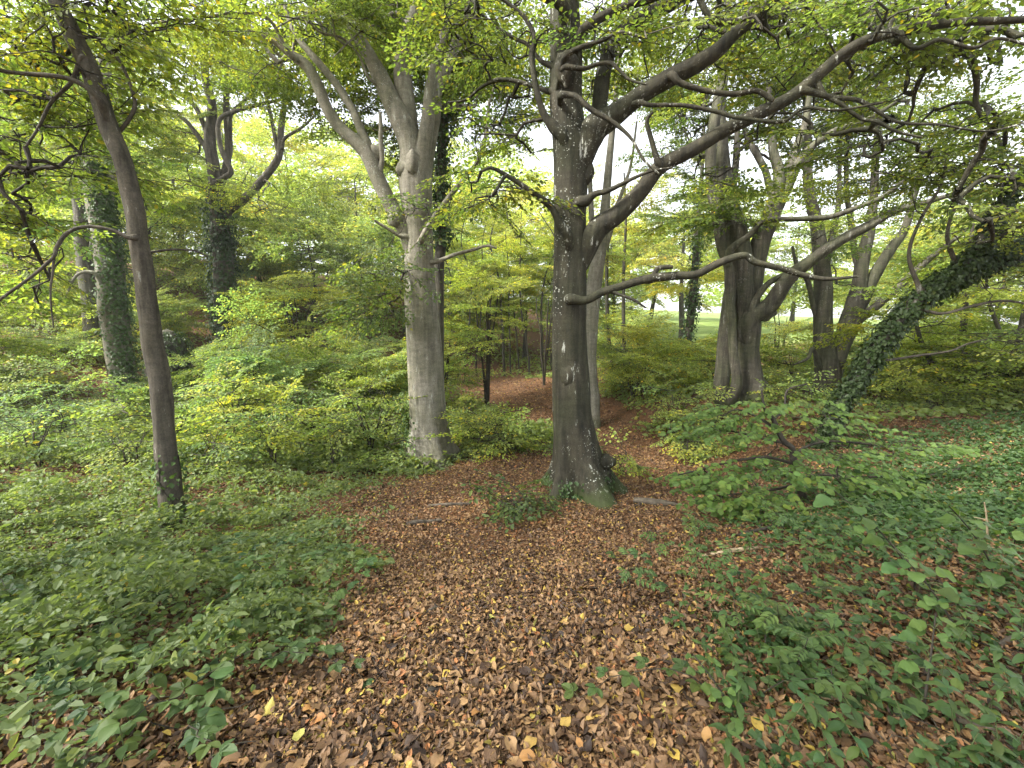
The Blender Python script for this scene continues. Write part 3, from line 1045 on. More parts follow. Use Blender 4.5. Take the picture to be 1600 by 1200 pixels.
# pale beech
pale_limbs = [
    ([(652, 360, 30), (648, 300, 36), (645, 262, 36), (639, 219, 36), (626, 186, 37), (609, 152, 31), (592, 115, 27), (572, 78, 21), (551, 44, 17), (541, 13, 14), (528, -40, 11), (500, -140, 7)], 8.9, 9.0),
    ([(653, 340, 28), (650, 270, 32), (642, 220, 31), (634, 162, 31), (629, 118, 29), (632, 78, 27), (643, 40, 25), (653, 7, 23), (660, -50, 19), (668, -160, 12)], 9.0, 9.2),
    ([(655, 330, 24), (657, 265, 26), (664, 216, 24), (670, 175, 21), (671, 142, 16), (680, 101, 14), (690, 61, 12), (697, 30, 10), (712, -20, 8)], 8.9, 8.8),
    ([(655, 340, 26), (662, 260, 29), (675, 190, 26), (680, 142, 23), (693, 115, 20), (707, 81, 17), (720, 47, 15), (727, 20, 13), (735, -40, 10), (750, -120, 6)], 9.1, 9.5),
    ([(650, 390, 20), (634, 366, 22), (612, 324, 24), (592, 283, 24), (575, 243, 24), (558, 223, 22), (531, 199, 19), (511, 169, 18), (497, 135, 18), (481, 105, 17), (457, 86, 15), (430, 64, 13), (396, 47, 10), (350, 20, 7)], 8.9, 8.6),
    ([(580, 246, 16), (577, 233, 15), (565, 206, 14), (551, 172, 13), (528, 135, 12), (504, 105, 12), (477, 74, 10), (460, 50, 8), (445, 10, 6)], 8.85, 8.9),
    ([(592, 280, 10), (597, 250, 8), (595, 229, 8), (595, 202, 7), (594, 175, 5)], 8.8, 8.8),
    ([(660, 372, 10), (673, 348, 9), (700, 310, 8), (727, 277, 7), (747, 250, 7), (761, 202, 6), (764, 162, 5), (774, 132, 4)], 8.6, 8.2),
    ([(747, 250, 6), (754, 241, 5), (784, 230, 4), (828, 216, 3)], 8.4, 8.4),
    ([(640, 372, 8), (624, 368, 6), (609, 359, 5), (592, 349, 5), (585, 344, 3)], 8.8, 8.6),
    ([(668, 412, 8), (690, 406, 7), (713, 397, 6), (740, 390, 5), (761, 384, 4), (776, 388, 3)], 8.9, 8.7),
    ([(600, 140, 5), (575, 120, 4.5), (560, 85, 4), (535, 60, 4), (500, 50, 3.5), (470, 27, 3), (430, 44, 2)], 8.9, 8.2),
    ([(640, 60, 5), (619, 20, 4), (589, 37, 3.5), (558, 54, 3), (520, 90, 2)], 9.0, 8.2),
    ([(452, 84, 6), (420, 30, 5), (371, 20, 4.5), (304, 29, 4), (230, 37, 3)], 8.5, 7.5),
]
p_trunk = [(678, 735, 68), (676, 716, 66), (672, 690, 60), (668, 640, 55), (663, 550, 53), (657, 470, 49), (655, 400, 44), (653, 337, 45), (650, 292, 50), (649, 262, 48), (648, 236, 40), (647, 215, 24)]
p_crown = [(620, 30, 10.9, 160, 70, 1.2, 22), (460, 60, 10.4, 140, 80, 1.2, 18), (740, 120, 10.2, 70, 110, 1.2, 11), (540, 20, 8.4, 170, 50, 0.6, 7), (560, 150, 11.0, 120, 90, 1.0, 8),
           (620, -150, 9.5, 320, 120, 2.0, 12)]
pale, pC, pR, pL, pS = tree("beech_tree", "pale smooth grey beech forking into many upright stems", "tree", p_trunk, pale_limbs, (9.0, 9.0), B_PALE, p_crown, 'B', GREEN, group="large beeches",
                            flare=0.62, seg=44, flute=0.03, lumps=0.05, r_tip=0.009, wig=0.25, k_limb=0.95, k_trunk=1.0)
leaf_out(pale, np.vstack([pC[20:], pL[4][0], pL[7][0], pL[9][0], pL[10][0]]), region_points([(585, 450, 8.2, 55, 60, 0.5, 30), (640, 340, 8.3, 70, 40, 0.3, 9), (620, 400, 8.2, 40, 40, 0.3, 8), (740, 320, 8.2, 60, 60, 0.4, 6)]), 'A', DEEP, M_TWIG, 0.005, 0.2, -0.35)
burr(pale, 630, 264, 8.8, 0.14, B_PALE)
burr(pale, 645, 255, 8.72, 0.15, B_PALE, squash=(0.9, 0.7, 1.6))
burr(pale, 617, 343, 8.75, 0.14, B_PALE)
burr(pale, 585, 240, 8.85, 0.13, B_PALE, squash=(1.2, 0.9, 1.3))
ivy_on(pale, pC[2:22], pR[2:22], 650, 0.055, (0.04, 0.072, 0.022), r_out=0.05, arc=(3.4, 0.35))

# ivy-clad stem close behind the pale beech
ib, iC, iR, iL, iS = tree("ivy_clad_tree", "ivy-clad stem rising close behind the pale beech", "tree", [(686, 720, 20), (686, 600, 18), (686, 430, 18), (690, 380, 17), (690, 330, 16), (688, 270, 15), (692, 200, 13), (700, 120, 10), (712, 40, 8), (720, -60, 5)], [],
                          (10.6, 10.8), B_MID, [(720, 60, 10.8, 60, 80, 0.8, 6)], 'B', GREEN, seg=12)
ivy_on(ib, iC[20:60], iR[20:60], 2600, 0.075, (0.035, 0.062, 0.02), r_out=0.09)

# slim leaning tree in the ground cover
t_trunk = [(278, 845, 42), (274, 815, 38), (268, 790, 34), (263, 738, 32), (257, 680, 31), (253, 620, 30), (245, 565, 30), (236, 519, 30), (226, 434, 28), (216, 367, 28), (209, 321, 28), (192, 253, 27), (169, 196, 27), (145, 118, 27), (118, 61, 26), (98, 20, 24), (80, -20, 22), (40, -120, 17), (0, -240, 10)]
t_limbs = [
    ([(212, 372, 10), (199, 370, 8), (169, 358, 7), (135, 354, 7), (105, 364, 7), (88, 388, 7), (84, 401, 6), (51, 431, 6), (0, 468, 5), (-40, 500, 3)], 4.85, 4.4),
    ([(84, 404, 5), (82, 430, 4), (79, 451, 3.5), (80, 480, 3), (84, 512, 2.5)], 4.6, 4.5),
    ([(160, 168, 12), (152, 152, 10), (128, 132, 9), (95, 120, 9), (51, 116, 8), (0, 110, 7), (-60, 90, 5)], 4.85, 4.5),
    ([(178, 216, 9), (186, 206, 7), (202, 186, 7), (211, 162, 7), (202, 128, 6), (186, 94, 6), (162, 71, 5), (142, 47, 4), (130, 10, 3)], 5.0, 5.1),
    ([(228, 397, 6), (236, 394, 5), (270, 390, 4), (304, 392, 4), (324, 401, 3)], 5.0, 5.2),
    ([(130, 90, 9), (110, 130, 7), (80, 160, 6), (60, 200, 5), (40, 230, 4)], 4.9, 4.8),
]
t_crown = [(110, 40, 5.2, 130, 80, 0.8, 26), (60, 180, 5.4, 90, 110, 0.8, 26), (140, 240, 5.6, 80, 80, 0.8, 6), (40, 400, 5.6, 60, 80, 0.8, 9), (20, 300, 5.2, 60, 80, 0.8, 12), (60, -120, 5.2, 200, 80, 1.0, 12), (-100, -480, 3.6, 350, 200, 1.5, 13),  # last cluster here: unseen overhead sprays added to shade the near ground
           (270, 40, 5.8, 80, 40, 0.6, 6)]
thin, tC, tR, tL, tS = tree("leaning_tree", "slim dark tree leaning over the green ground cover", "tree", t_trunk, t_limbs, (4.85, 5.0), B_YOUNG, t_crown, 'A', FRESH, flare=0.22, seg=24, flute=0.02, lumps=0.09, r_tip=0.0045, spread=0.4, wig=0.2)
ivy_on(thin, tC[2:26], tR[2:26], 330, 0.05, (0.04, 0.075, 0.022), r_out=0.03)

# ivy-backed trunk behind it
l_trunk = [(215, 668, 30), (206, 647, 27), (192, 586, 35), (179, 502, 38), (172, 434, 38), (165, 367, 36), (155, 321, 34), (148, 270, 30), (145, 220, 27), (150, 169, 23), (165, 100, 19), (185, 40, 15), (195, -60, 9)]
l_limbs = [([(150, 285, 26), (140, 240, 25), (118, 195, 24), (91, 148, 23), (67, 111, 21), (34, 78, 20), (0, 50, 18), (-50, 10, 12)], 13, 12.5),
           ([(172, 440, 10), (150, 428, 7), (120, 430, 5), (100, 470, 3)], 12.7, 12.3),
           ([(160, 300, 16), (180, 230, 14), (188, 169, 14), (192, 100, 11), (192, 30, 8)], 13, 13.4)]
lt, lC, lR, lL, lS = tree("leaning_tree", "leaning grey trunk with ivy up one side behind the slim tree", "tree", l_trunk, l_limbs, (13, 13), B_PALE, [(130, 180, 13.4, 130, 150, 2, 34), (40, 420, 12.3, 70, 90, 1.5, 8), (120, -100, 13, 200, 100, 2, 10)], 'B', FRESH, seg=24)
ivy_on(lt, lC[6:58], lR[6:58], 4200, 0.08, (0.036, 0.066, 0.02), r_out=0.07, arc=(-0.35, 0.75))
l2, l2C, l2R, _, _ = tree("beech_tree", "grey trunk far behind the leaning ivied trunk, half hidden in leaves", "tree", [(146, 560, 28), (145, 525, 24), (142, 468, 25), (132, 400, 24), (128, 337, 21), (118, 270, 18), (112, 180, 14), (105, 80, 10), (100, -40, 6)],
                           [([(130, 380, 12), (150, 330, 10), (158, 280, 8)], 17, 17)], (17, 17.2), B_MID, [(110, 150, 17.5, 120, 130, 2, 24)], 'B', FRESH, seg=18)

# ivy-clad forked tree
i_trunk = [(356, 575, 26), (354, 549, 24), (351, 512, 26), (348, 468, 28), (348, 400, 30), (344, 371, 30), (341, 321, 25), (335, 270, 21), (328, 219, 17), (331, 169, 14), (321, 118, 12), (314, 67, 9), (306, 10, 6)]
i_limbs = [([(346, 335, 18), (356, 330, 16), (375, 317, 15), (405, 287, 14), (435, 246, 13), (439, 202, 12), (445, 152, 8), (435, 128, 6), (425, 80, 4)], 19, 18.6),
           ([(438, 215, 9), (422, 175, 7), (412, 135, 6), (404, 80, 4)], 18.8, 19), ([(437, 222, 7), (445, 216, 6), (472, 199, 5), (496, 177, 3)], 18.7, 18.4),
           ([(334, 255, 11), (324, 236, 9), (297, 196, 8), (277, 179, 7), (243, 152, 6), (216, 128, 4)], 19, 18.7), ([(328, 215, 10), (321, 202, 9), (304, 165, 8), (277, 142, 7), (260, 111, 6), (250, 70, 4)], 19, 19.3),
           ([(342, 362, 10), (341, 354, 10), (331, 321, 10), (327, 294, 10), (351, 277, 10), (361, 267, 10), (348, 240, 9), (341, 209, 9), (344, 186, 8), (364, 175, 8), (398, 165, 7), (442, 155, 5)], 18.6, 18.5),
           ([(345, 275, 14), (357, 236, 14), (354, 169, 12), (354, 118, 10), (350, 60, 7), (345, 0, 5)], 19.2, 19.4), ([(352, 195, 9), (361, 179, 8), (381, 159, 7), (405, 128, 6), (418, 101, 4)], 19, 19)]
it_, itC, itR, itL, itS = tree("ivy_clad_tree", "forked tree with a dark ivy-wrapped trunk beyond the hollow", "tree", i_trunk, i_limbs, (19, 19), B_YOUNG, [(330, 100, 19.5, 150, 120, 2.5, 40), (410, 330, 19, 70, 60, 1, 5), (270, 260, 19, 60, 60, 1.5, 6), (330, -60, 19.5, 160, 60, 2, 8)], 'B', GREEN, seg=16, r_tip=0.012, wig=0.3, bare_k=2.6)
ivy_on(it_, itC[4:44], itR[4:44], 4200, 0.11, (0.026, 0.046, 0.016), r_out=0.13)

# right-hand double beech
r1_trunk = [(1174, 612, 50), (1171, 593, 42), (1168, 552, 35), (1170, 502, 38), (1163, 451, 36), (1155, 400, 38), (1146, 354, 38), (1138, 321, 34), (1132, 287, 29), (1127, 236, 24), (1124, 180, 20), (1130, 120, 16), (1135, 60, 12), (1140, -30, 8)]
r1_limbs = [([(1129, 640, 30), (1129, 627, 24), (1131, 569, 25), (1135, 502, 22), (1142, 450, 20), (1150, 415, 18)], 11, 11.1),
            ([(1154, 614, 20), (1151, 600, 17), (1146, 552, 14), (1143, 502, 13), (1139, 451, 14), (1138, 417, 15), (1127, 384, 17), (1121, 337, 18), (1111, 287, 16), (1111, 236, 18), (1117, 186, 18), (1127, 135, 17), (1131, 84, 14), (1134, 20, 10)], 10.6, 10.7),
            ([(1165, 450, 30), (1185, 390, 30), (1205, 337, 28), (1215, 297, 22), (1217, 268, 18), (1208, 236, 14), (1205, 189, 11), (1200, 130, 8)], 11.1, 11.2),
            ([(1215, 300, 18), (1235, 263, 16), (1249, 219, 13), (1259, 189, 11), (1268, 120, 7)], 11.1, 11.3),
            ([(1218, 290, 14), (1249, 253, 13), (1276, 223, 11), (1310, 202, 10), (1350, 189, 8), (1400, 160, 5)], 11.1, 10.6),
            ([(1160, 520, 24), (1171, 498, 28), (1202, 478, 27), (1222, 448, 25), (1239, 428, 22), (1262, 411, 19), (1290, 390, 18), (1323, 370, 17), (1357, 353, 16), (1397, 330, 13), (1440, 318, 10), (1500, 300, 6)], 11, 9.5),
            ([(1168, 500, 14), (1175, 482, 11), (1195, 448, 10), (1222, 431, 9), (1242, 426, 8)], 10.8, 10.6),
            ([(1128, 405, 12), (1141, 391, 12), (1171, 368, 10), (1195, 345, 9), (1246, 342, 9), (1296, 339, 9), (1340, 324, 8), (1380, 307, 7), (1414, 280, 5)], 10.6, 9.5),
            ([(1222, 300, 12), (1195, 265, 11), (1170, 220, 9), (1160, 190, 7)], 11.2, 11.5), ([(1140, 300, 14), (1150, 250, 11), (1152, 205, 9)], 11, 11.2)]
r1, r1C, r1R, r1L, r1S = tree("beech_tree", "dark twin-stemmed beech with a thin pale stem pressed against it", "tree", r1_trunk, r1_limbs, (11, 11.2), B_MID,
                              [(1150, 130, 13.0, 130, 140, 1.2, 26), (1140, 335, 10.3, 50, 30, 0.4, 6), (1070, 230, 12.2, 50, 120, 1, 6), (1260, 150, 12.8, 80, 110, 0.8, 7), (1180, -90, 11.5, 220, 80, 1.5, 10)], 'B', GREEN, group="large beeches", seg=28, flare=0.2, r_tip=0.010, wig=0.24, bare_k=2.0, k_limb=0.92)
burr(r1, 1195, 490, 10.85, 0.22, B_MID, squash=(1.2, 0.8, 0.8))

r2_trunk = [(1293, 640, 46), (1293, 620, 40), (1293, 586, 36), (1287, 536, 30), (1286, 485, 28), (1286, 444, 27), (1283, 400, 23), (1276, 350, 20), (1265, 304, 16), (1262, 263, 14), (1262, 200, 11), (1258, 120, 8), (1255, 30, 5)]
r2_limbs = [([(1300, 590, 20), (1310, 559, 22), (1325, 512, 29), (1336, 478, 28), (1343, 444, 22), (1348, 400, 20), (1357, 367, 17), (1365, 310, 13), (1368, 240, 10), (1375, 160, 7)], 12, 12.2),
            ([(1338, 480, 18), (1350, 465, 18), (1370, 424, 18), (1391, 390, 16), (1414, 357, 12), (1430, 300, 9), (1450, 230, 6)], 12.1, 11.8),
            ([(1326, 512, 16), (1340, 502, 14), (1370, 478, 13), (1401, 451, 12), (1441, 414, 11), (1465, 394, 8), (1510, 360, 5)], 12, 11.3),
            ([(1286, 480, 9), (1262, 440, 8), (1245, 415, 6), (1238, 385, 4)], 12, 12.1), ([(1284, 560, 8), (1270, 545, 6), (1262, 560, 5), (1240, 570, 3)], 11.8, 11.5),
            ([(1283, 410, 12), (1300, 370, 10), (1310, 320, 8), (1312, 260, 6), (1316, 180, 4)], 12.1, 12.4), ([(1350, 400, 10), (1330, 350, 9), (1322, 290, 7), (1325, 210, 5)], 12.3, 12.6)]
r2, r2C, r2R, r2L, r2S = tree("beech_tree", "grey forked beech between the twin-stemmed beech and the ivied leaning trunk", "tree", r2_trunk, r2_limbs, (12, 12.2), B_MID,
                              [(1340, 150, 13.8, 130, 150, 1.3, 28), (1470, 260, 12, 110, 80, 1.5, 10), (1400, -80, 12.5, 250, 80, 1.5, 10), (1270, 420, 12.5, 50, 50, 0.8, 3)], 'B', GREEN, group="large beeches", seg=24, flare=0.2, r_tip=0.010, wig=0.24, bare_k=2.0, k_limb=0.92)

# ivied trunk leaning over to the side
v_trunk = [(1285, 700, 24), (1293, 681, 20), (1303, 647, 21), (1327, 613, 22), (1354, 569, 24), (1384, 525, 25), (1418, 485, 25), (1458, 451, 25), (1499, 431, 24), (1549, 407, 22), (1600, 387, 19), (1670, 350, 15), (1760, 280, 10)]
v_limbs = [([(1480, 440, 14), (1509, 415, 14), (1539, 375, 12), (1570, 320, 10), (1610, 250, 7)], 6.9, 6.6), ([(1372, 560, 6), (1384, 563, 5), (1431, 556, 5), (1482, 549, 4), (1516, 536, 4), (1566, 524, 3), (1620, 500, 2)], 7.2, 6.8),
           ([(1430, 480, 8), (1470, 490, 6), (1520, 478, 6), (1570, 470, 5), (1630, 480, 3)], 7.0, 6.5), ([(1440, 465, 9), (1420, 400, 7), (1440, 340, 6), (1470, 290, 5), (1480, 240, 4)], 7.0, 6.9),
           ([(1500, 432, 9), (1480, 370, 7), (1500, 310, 6), (1540, 280, 5), (1590, 270, 4)], 6.9, 6.6)]
vt, vC, vR, vL, vS = tree("ivy_clad_tree", "trunk thick with ivy leaning steeply outward behind the beech sapling", "tree", v_trunk, v_limbs, (7.6, 6.6), B_YOUNG, [(1560, 400, 7, 60, 60, 0.8, 5), (1560, 540, 7.2, 60, 30, 0.8, 4), (1500, 290, 7, 100, 60, 0.8, 8), (1600, 280, 6.5, 60, 110, 0.8, 6)], 'A', GREEN, seg=16, flare=0.15, r_tip=0.0042, wig=0.2, bare_k=3.0, k_trunk=0.75)
ivy_on(vt, vC[3:80], vR[3:80], 6500, 0.062, (0.024, 0.042, 0.014), r_out=0.05)
ivy_on(vt, vL[0][0], vL[0][1], 2600, 0.06, (0.022, 0.038, 0.013), r_out=0.06)

# pale beech close behind the centre one
z_, zC, zR, _, _ = tree("beech_tree", "pale whitish trunk peeping out from behind the middle beech", "tree", [(922, 622, 32), (921, 599, 28), (920, 550, 26), (925, 480, 25), (932, 420, 24), (940, 375, 19), (946, 320, 15), (952, 250, 12), (962, 150, 9), (970, 40, 6)],
                        [([(932, 410, 12), (925, 350, 11), (922, 280, 9), (925, 200, 7)], 12.5, 12.6), ([(942, 370, 10), (965, 320, 8), (985, 260, 6), (995, 190, 4)], 12.5, 12.3)], (12.5, 12.6), B_PALE, [(970, 100, 12.8, 70, 110, 1.2, 9), (820, 120, 12.8, 50, 90, 1, 4)], 'B', FRESH, group="large beeches", seg=20)

LIME_P = (0.125, 0.150, 0.038)
# ------------------------------------------------------------------ slim trunks and poles behind
def pole(name, label, pts, Y, crown, color=YELLOW, kind='B', group=None, bark=None, ivy=0):
    r_, C, R, _, _ = tree(name, label, "tree", pts, [], (Y, Y), bark or B_FAR, crown, kind, color, group, 0.15, 10, 0.006, flute=0.0, lumps=0.08)
    if ivy:
        ivy_on(r_, C[4:-8], R[4:-8], ivy, 0.11, (0.03, 0.055, 0.018), r_out=0.09)


pole("ivy_clad_tree", "ivied tree in front of the bright meadow", [(1066, 600, 15), (1068, 579, 13), (1073, 539, 13), (1080, 490, 13), (1083, 458, 13), (1087, 407, 11), (1090, 350, 9), (1096, 280, 7), (1100, 200, 5)], 19, [(1085, 330, 19, 50, 90, 1.5, 9), (1100, 440, 19, 50, 30, 1, 4)], YELLOW, ivy=1500)
for k, (pts, Y) in enumerate([([(957, 590, 7), (955, 560, 6), (950, 515, 6), (948, 447, 6), (949, 380, 5), (952, 300, 4), (954, 220, 3)], 16), ([(976, 585, 6), (975, 540, 6), (974, 480, 6), (975, 414, 5), (978, 340, 4), (975, 270, 3)], 17)]):
    pole("slim_tree", ["slim bare-stemmed pole tree close beside the pale trunk behind the middle beech", "slim pole tree between the pale trunk and the meadow ivy tree"][k], pts, Y, [(955 + 25 * k, 390, Y, 40, 60, 1, 3), (960, 520, Y, 30, 30, 1, 2)])
for k, (x0, x1, w, Y) in enumerate([(788, 783, 7, 18), (798, 795, 4, 18.3), (811, 803, 4, 18.8), (827, 814, 5, 17.5), (848, 846, 6, 18), (727, 735, 5, 17), (716, 700, 4, 17.5), (745, 752, 4, 18), (862, 868, 4, 18.5)]):
    w, Y = w * 0.72, Y + 6.0
    pts = [(x0, 588, w), (x0 - 1, 560, w), ((x0 + x1) / 2, 525, w * 0.9), (x1, 480, w * 0.8), (x1 + rng.normal(0, 4), 430, w * 0.65), (x1 + rng.normal(0, 8), 380, w * 0.5), (x1 + rng.normal(0, 10), 330, w * 0.3)]
    pole("slim_tree", "slim dark young stem in the thicket where the far path bends" if k not in (5, 6, 7) else "slim young stem in the thicket beside the pale beech", pts, Y, [(x1, 440, Y, 35, 45, 0.8, 3), (x1, 370, Y, 35, 40, 0.8, 2)], LIME_P, group="young stems where the path bends" if k not in (5, 6, 7) else "young stems beside the pale beech")
for k, (pts, Y) in enumerate([([(1489, 645, 11), (1486, 625, 9), (1468, 586, 9), (1451, 559, 8), (1435, 520, 6), (1425, 460, 4)], 10.5), ([(1502, 645, 12), (1502, 600, 10), (1502, 552, 10), (1506, 502, 9), (1512, 430, 7), (1520, 350, 5)], 10.7),
                              ([(1592, 620, 13), (1590, 580, 12), (1596, 525, 12), (1610, 450, 10), (1620, 360, 7)], 10), ([(1592, 610, 8), (1583, 560, 7), (1563, 519, 6), (1545, 470, 5), (1540, 420, 3)], 10.2)]):
    pole("slim_tree", ["low dark stem leaning toward the ivied trunk, in the hedge before the meadow", "upright stem in the hedge before the meadow beyond the ivied trunk", "thickest stem at the very edge of the hedge", "thin stem slanting away from the thick one at the hedge's edge"][k], pts, Y,
         [(pts[-1][0], pts[-1][1] + 30, Y, 60, 60, 1, 6), (pts[2][0] + 10, 560, Y, 60, 40, 1, 4)], (0.085, 0.115, 0.022))

# ------------------------------------------------------------------ trees on the slope behind
def back_tree(px, Y, top_py, half_w, n, color, label, group, low=0.12, kind='C', name="woodland_tree", scale=1.0, at=None):
    n = int(n * 1.9)
    if at is None:
        g = ground_at(px, Y)
        top = P(px, top_py, Y)[2]
    else:
        g = np.array((at[0], at[1], float(gz(at[0], at[1])[0])))
        top = g[2] + at[2]
    h = top - g[2]
    root = thing(name, g, label, "tree", group)
    lean = rng.normal(0, 0.04, 2)
    m = 7
    s = np.linspace(0, 0.86, m)
    C = np.stack([g[0] + lean[0] * h * s + rng.normal(0, 0.08, m), g[1] + lean[1] * h * s, g[2] - 0.3 + h * s], -1)
    r0 = 0.018 * h + 0.03
    T = np.hstack([C, (r0 * (1 - 0.85 * s / 0.86))[:, None]])
    _, C2, R2 = limb_mesh(T, "trunk", B_FAR, root, 10, 0.07, 0.2)
    tg = []
    for _ in range(n):
        while True:
            a = rng.uniform(-1, 1, 3)
            if 0.12 < a @ a < 1:
                break
        zz = (a[2] + 1) / 2
        w = half_w * (0.55 + 0.6 * math.sin(math.pi * min(1, zz * 0.8 + 0.15)))
        tg.append((g[0] + a[0] * w, g[1] + a[1] * w, g[2] + h * (low + (1 - low) * zz) - 0.4))
    leaf_out(root, C2[6:], np.array(tg), kind, color, B_FAR, 0.012, 0.7, 0.05, scale, 0.4, up=0.8)


HG = "leafy trees on the slope behind the hollow"
CG = "leafy trees behind the bend of the path"
RG = "leafy trees along the meadow edge"
HILL = {-60: "leafy slope tree at the outer margin behind the slim leaning tree", 60: "slope tree behind the crown of the slim leaning tree", 170: "yellow-green slope tree right behind the leaning ivied trunk",
        255: "slope tree filling the gap between the slim leaning tree and the forked ivied tree", 310: "yellowish slope tree directly behind the forked ivied tree", 420: "slope tree behind the long side limb of the forked ivied tree",
        500: "blue-green slope tree above the domed hazel", 470: "tall golden tree high on the slope above the domed hazel", 570: "slope tree in the gap under the pale beech's long side limb",
        20: "tall far tree on the hilltop at the outer margin", 230: "tall far hilltop tree between the two ivied trees", 380: "tall golden hilltop tree far behind the forked ivied tree"}
BEND = {640: "blue-green tree just behind the pale beech's trunk", 720: "blue-green tree over the thicket stems beside the pale beech", 700: "golden far tree seen between the two big beeches, nearer the pale one", 790: "golden far tree seen between the two big beeches, nearer the dark one",
        820: "small leafy tree over the bend of the path", 880: "leafy tree directly behind the dark middle beech", 600: "tall far tree behind the fork of the pale beech", 860: "far tree whose top shows beside the dark middle beech"}
EDGE = {960: "small leafy tree by the slim poles beyond the middle beech", 1010: "golden far tree at the meadow's near corner", 1060: "leafy tree behind the meadow ivy tree", 1140: "far meadow tree behind the twin-stemmed beech", 1230: "far meadow tree in the gap between the two grey beeches",
        1330: "far meadow tree behind the grey forked beech", 1420: "leafy meadow-edge tree behind the forked beech's slanting stems", 1500: "yellow-green meadow-edge tree above the leaning ivied trunk", 1590: "tall leafy tree above the hedge's end", 1680: "tallest leafy tree at the outermost edge of the hedge", 1540: "nearest leafy tree growing out of the hedge"}
Y1, Y2, Y3, Y4 = (0.130, 0.165, 0.052), (0.118, 0.145, 0.042), (0.115, 0.15, 0.070), (0.150, 0.170, 0.052)
for (px, Y, tp, hw, n, c) in [(-60, 25, 150, 3.6, 26, Y2), (60, 27, 120, 3.8, 30, Y2), (170, 30, 150, 3.8, 30, Y1), (255, 25, 230, 3.2, 26, Y1), (310, 33, 170, 4.0, 30, Y1), (420, 29, 250, 3.6, 30, Y1), (500, 27, 330, 2.8, 24, Y3),
                              (470, 38, 190, 4.5, 32, Y4), (570, 34, 240, 3.8, 30, Y1), (20, 40, 60, 5, 32, Y2), (230, 44, 90, 5, 32, Y2), (380, 46, 120, 5, 32, Y4)]:
    back_tree(px, Y, tp, hw, n, c, HILL[px], HG)
for (px, Y, tp, hw, n, c) in [(640, 30, 330, 3.0, 22, Y3), (720, 29, 370, 2.6, 18, Y1), (700, 40, 250, 4.5, 32, Y4), (790, 36, 270, 4.0, 30, Y4), (820, 29, 380, 2.4, 16, Y1), (880, 30, 330, 3.0, 20, Y1), (600, 48, 190, 5.0, 30, Y1), (860, 44, 240, 3.6, 22, Y1)]:
    back_tree(px, Y, tp, hw, n, c, BEND[px], CG, low=0.28)
for (px, Y, tp, hw, n, c) in [(960, 30, 340, 2.6, 16, Y2), (1010, 40, 310, 3.6, 24, Y4), (1060, 34, 270, 2.8, 17, Y2), (1140, 48, 280, 5.0, 26, Y1), (1230, 46, 330, 4.6, 24, Y1), (1330, 40, 300, 4.0, 24, Y2), (1420, 30, 330, 3.0, 20, Y2),
                              (1500, 34, 330, 3.4, 22, Y1), (1590, 26, 260, 3.2, 26, Y2), (1680, 28, 200, 3.6, 26, Y2), (1540, 22, 300, 2.6, 20, Y2)]:
    back_tree(px, Y, tp, hw, n, c, EDGE[px], RG, low=0.26 if px < 1300 else 0.14)

# the wood goes on behind the viewer: unseen trees added to shade the near path
for at_, n_, lab_ in [((-8.5, -2.2, 13), 15, "unseen tall tree added beside the viewer to shade the near path"), ((-4.5, -7.0, 14), 10, "unseen tall tree added for shade behind the viewer on the bramble side"), ((4.5, -6.0, 13), 8, "unseen tall tree added for shade behind the viewer on the bank side")]:
    back_tree(0, 0, 0, 3.4, n_, Y2, lab_, None, low=0.42, at=at_)

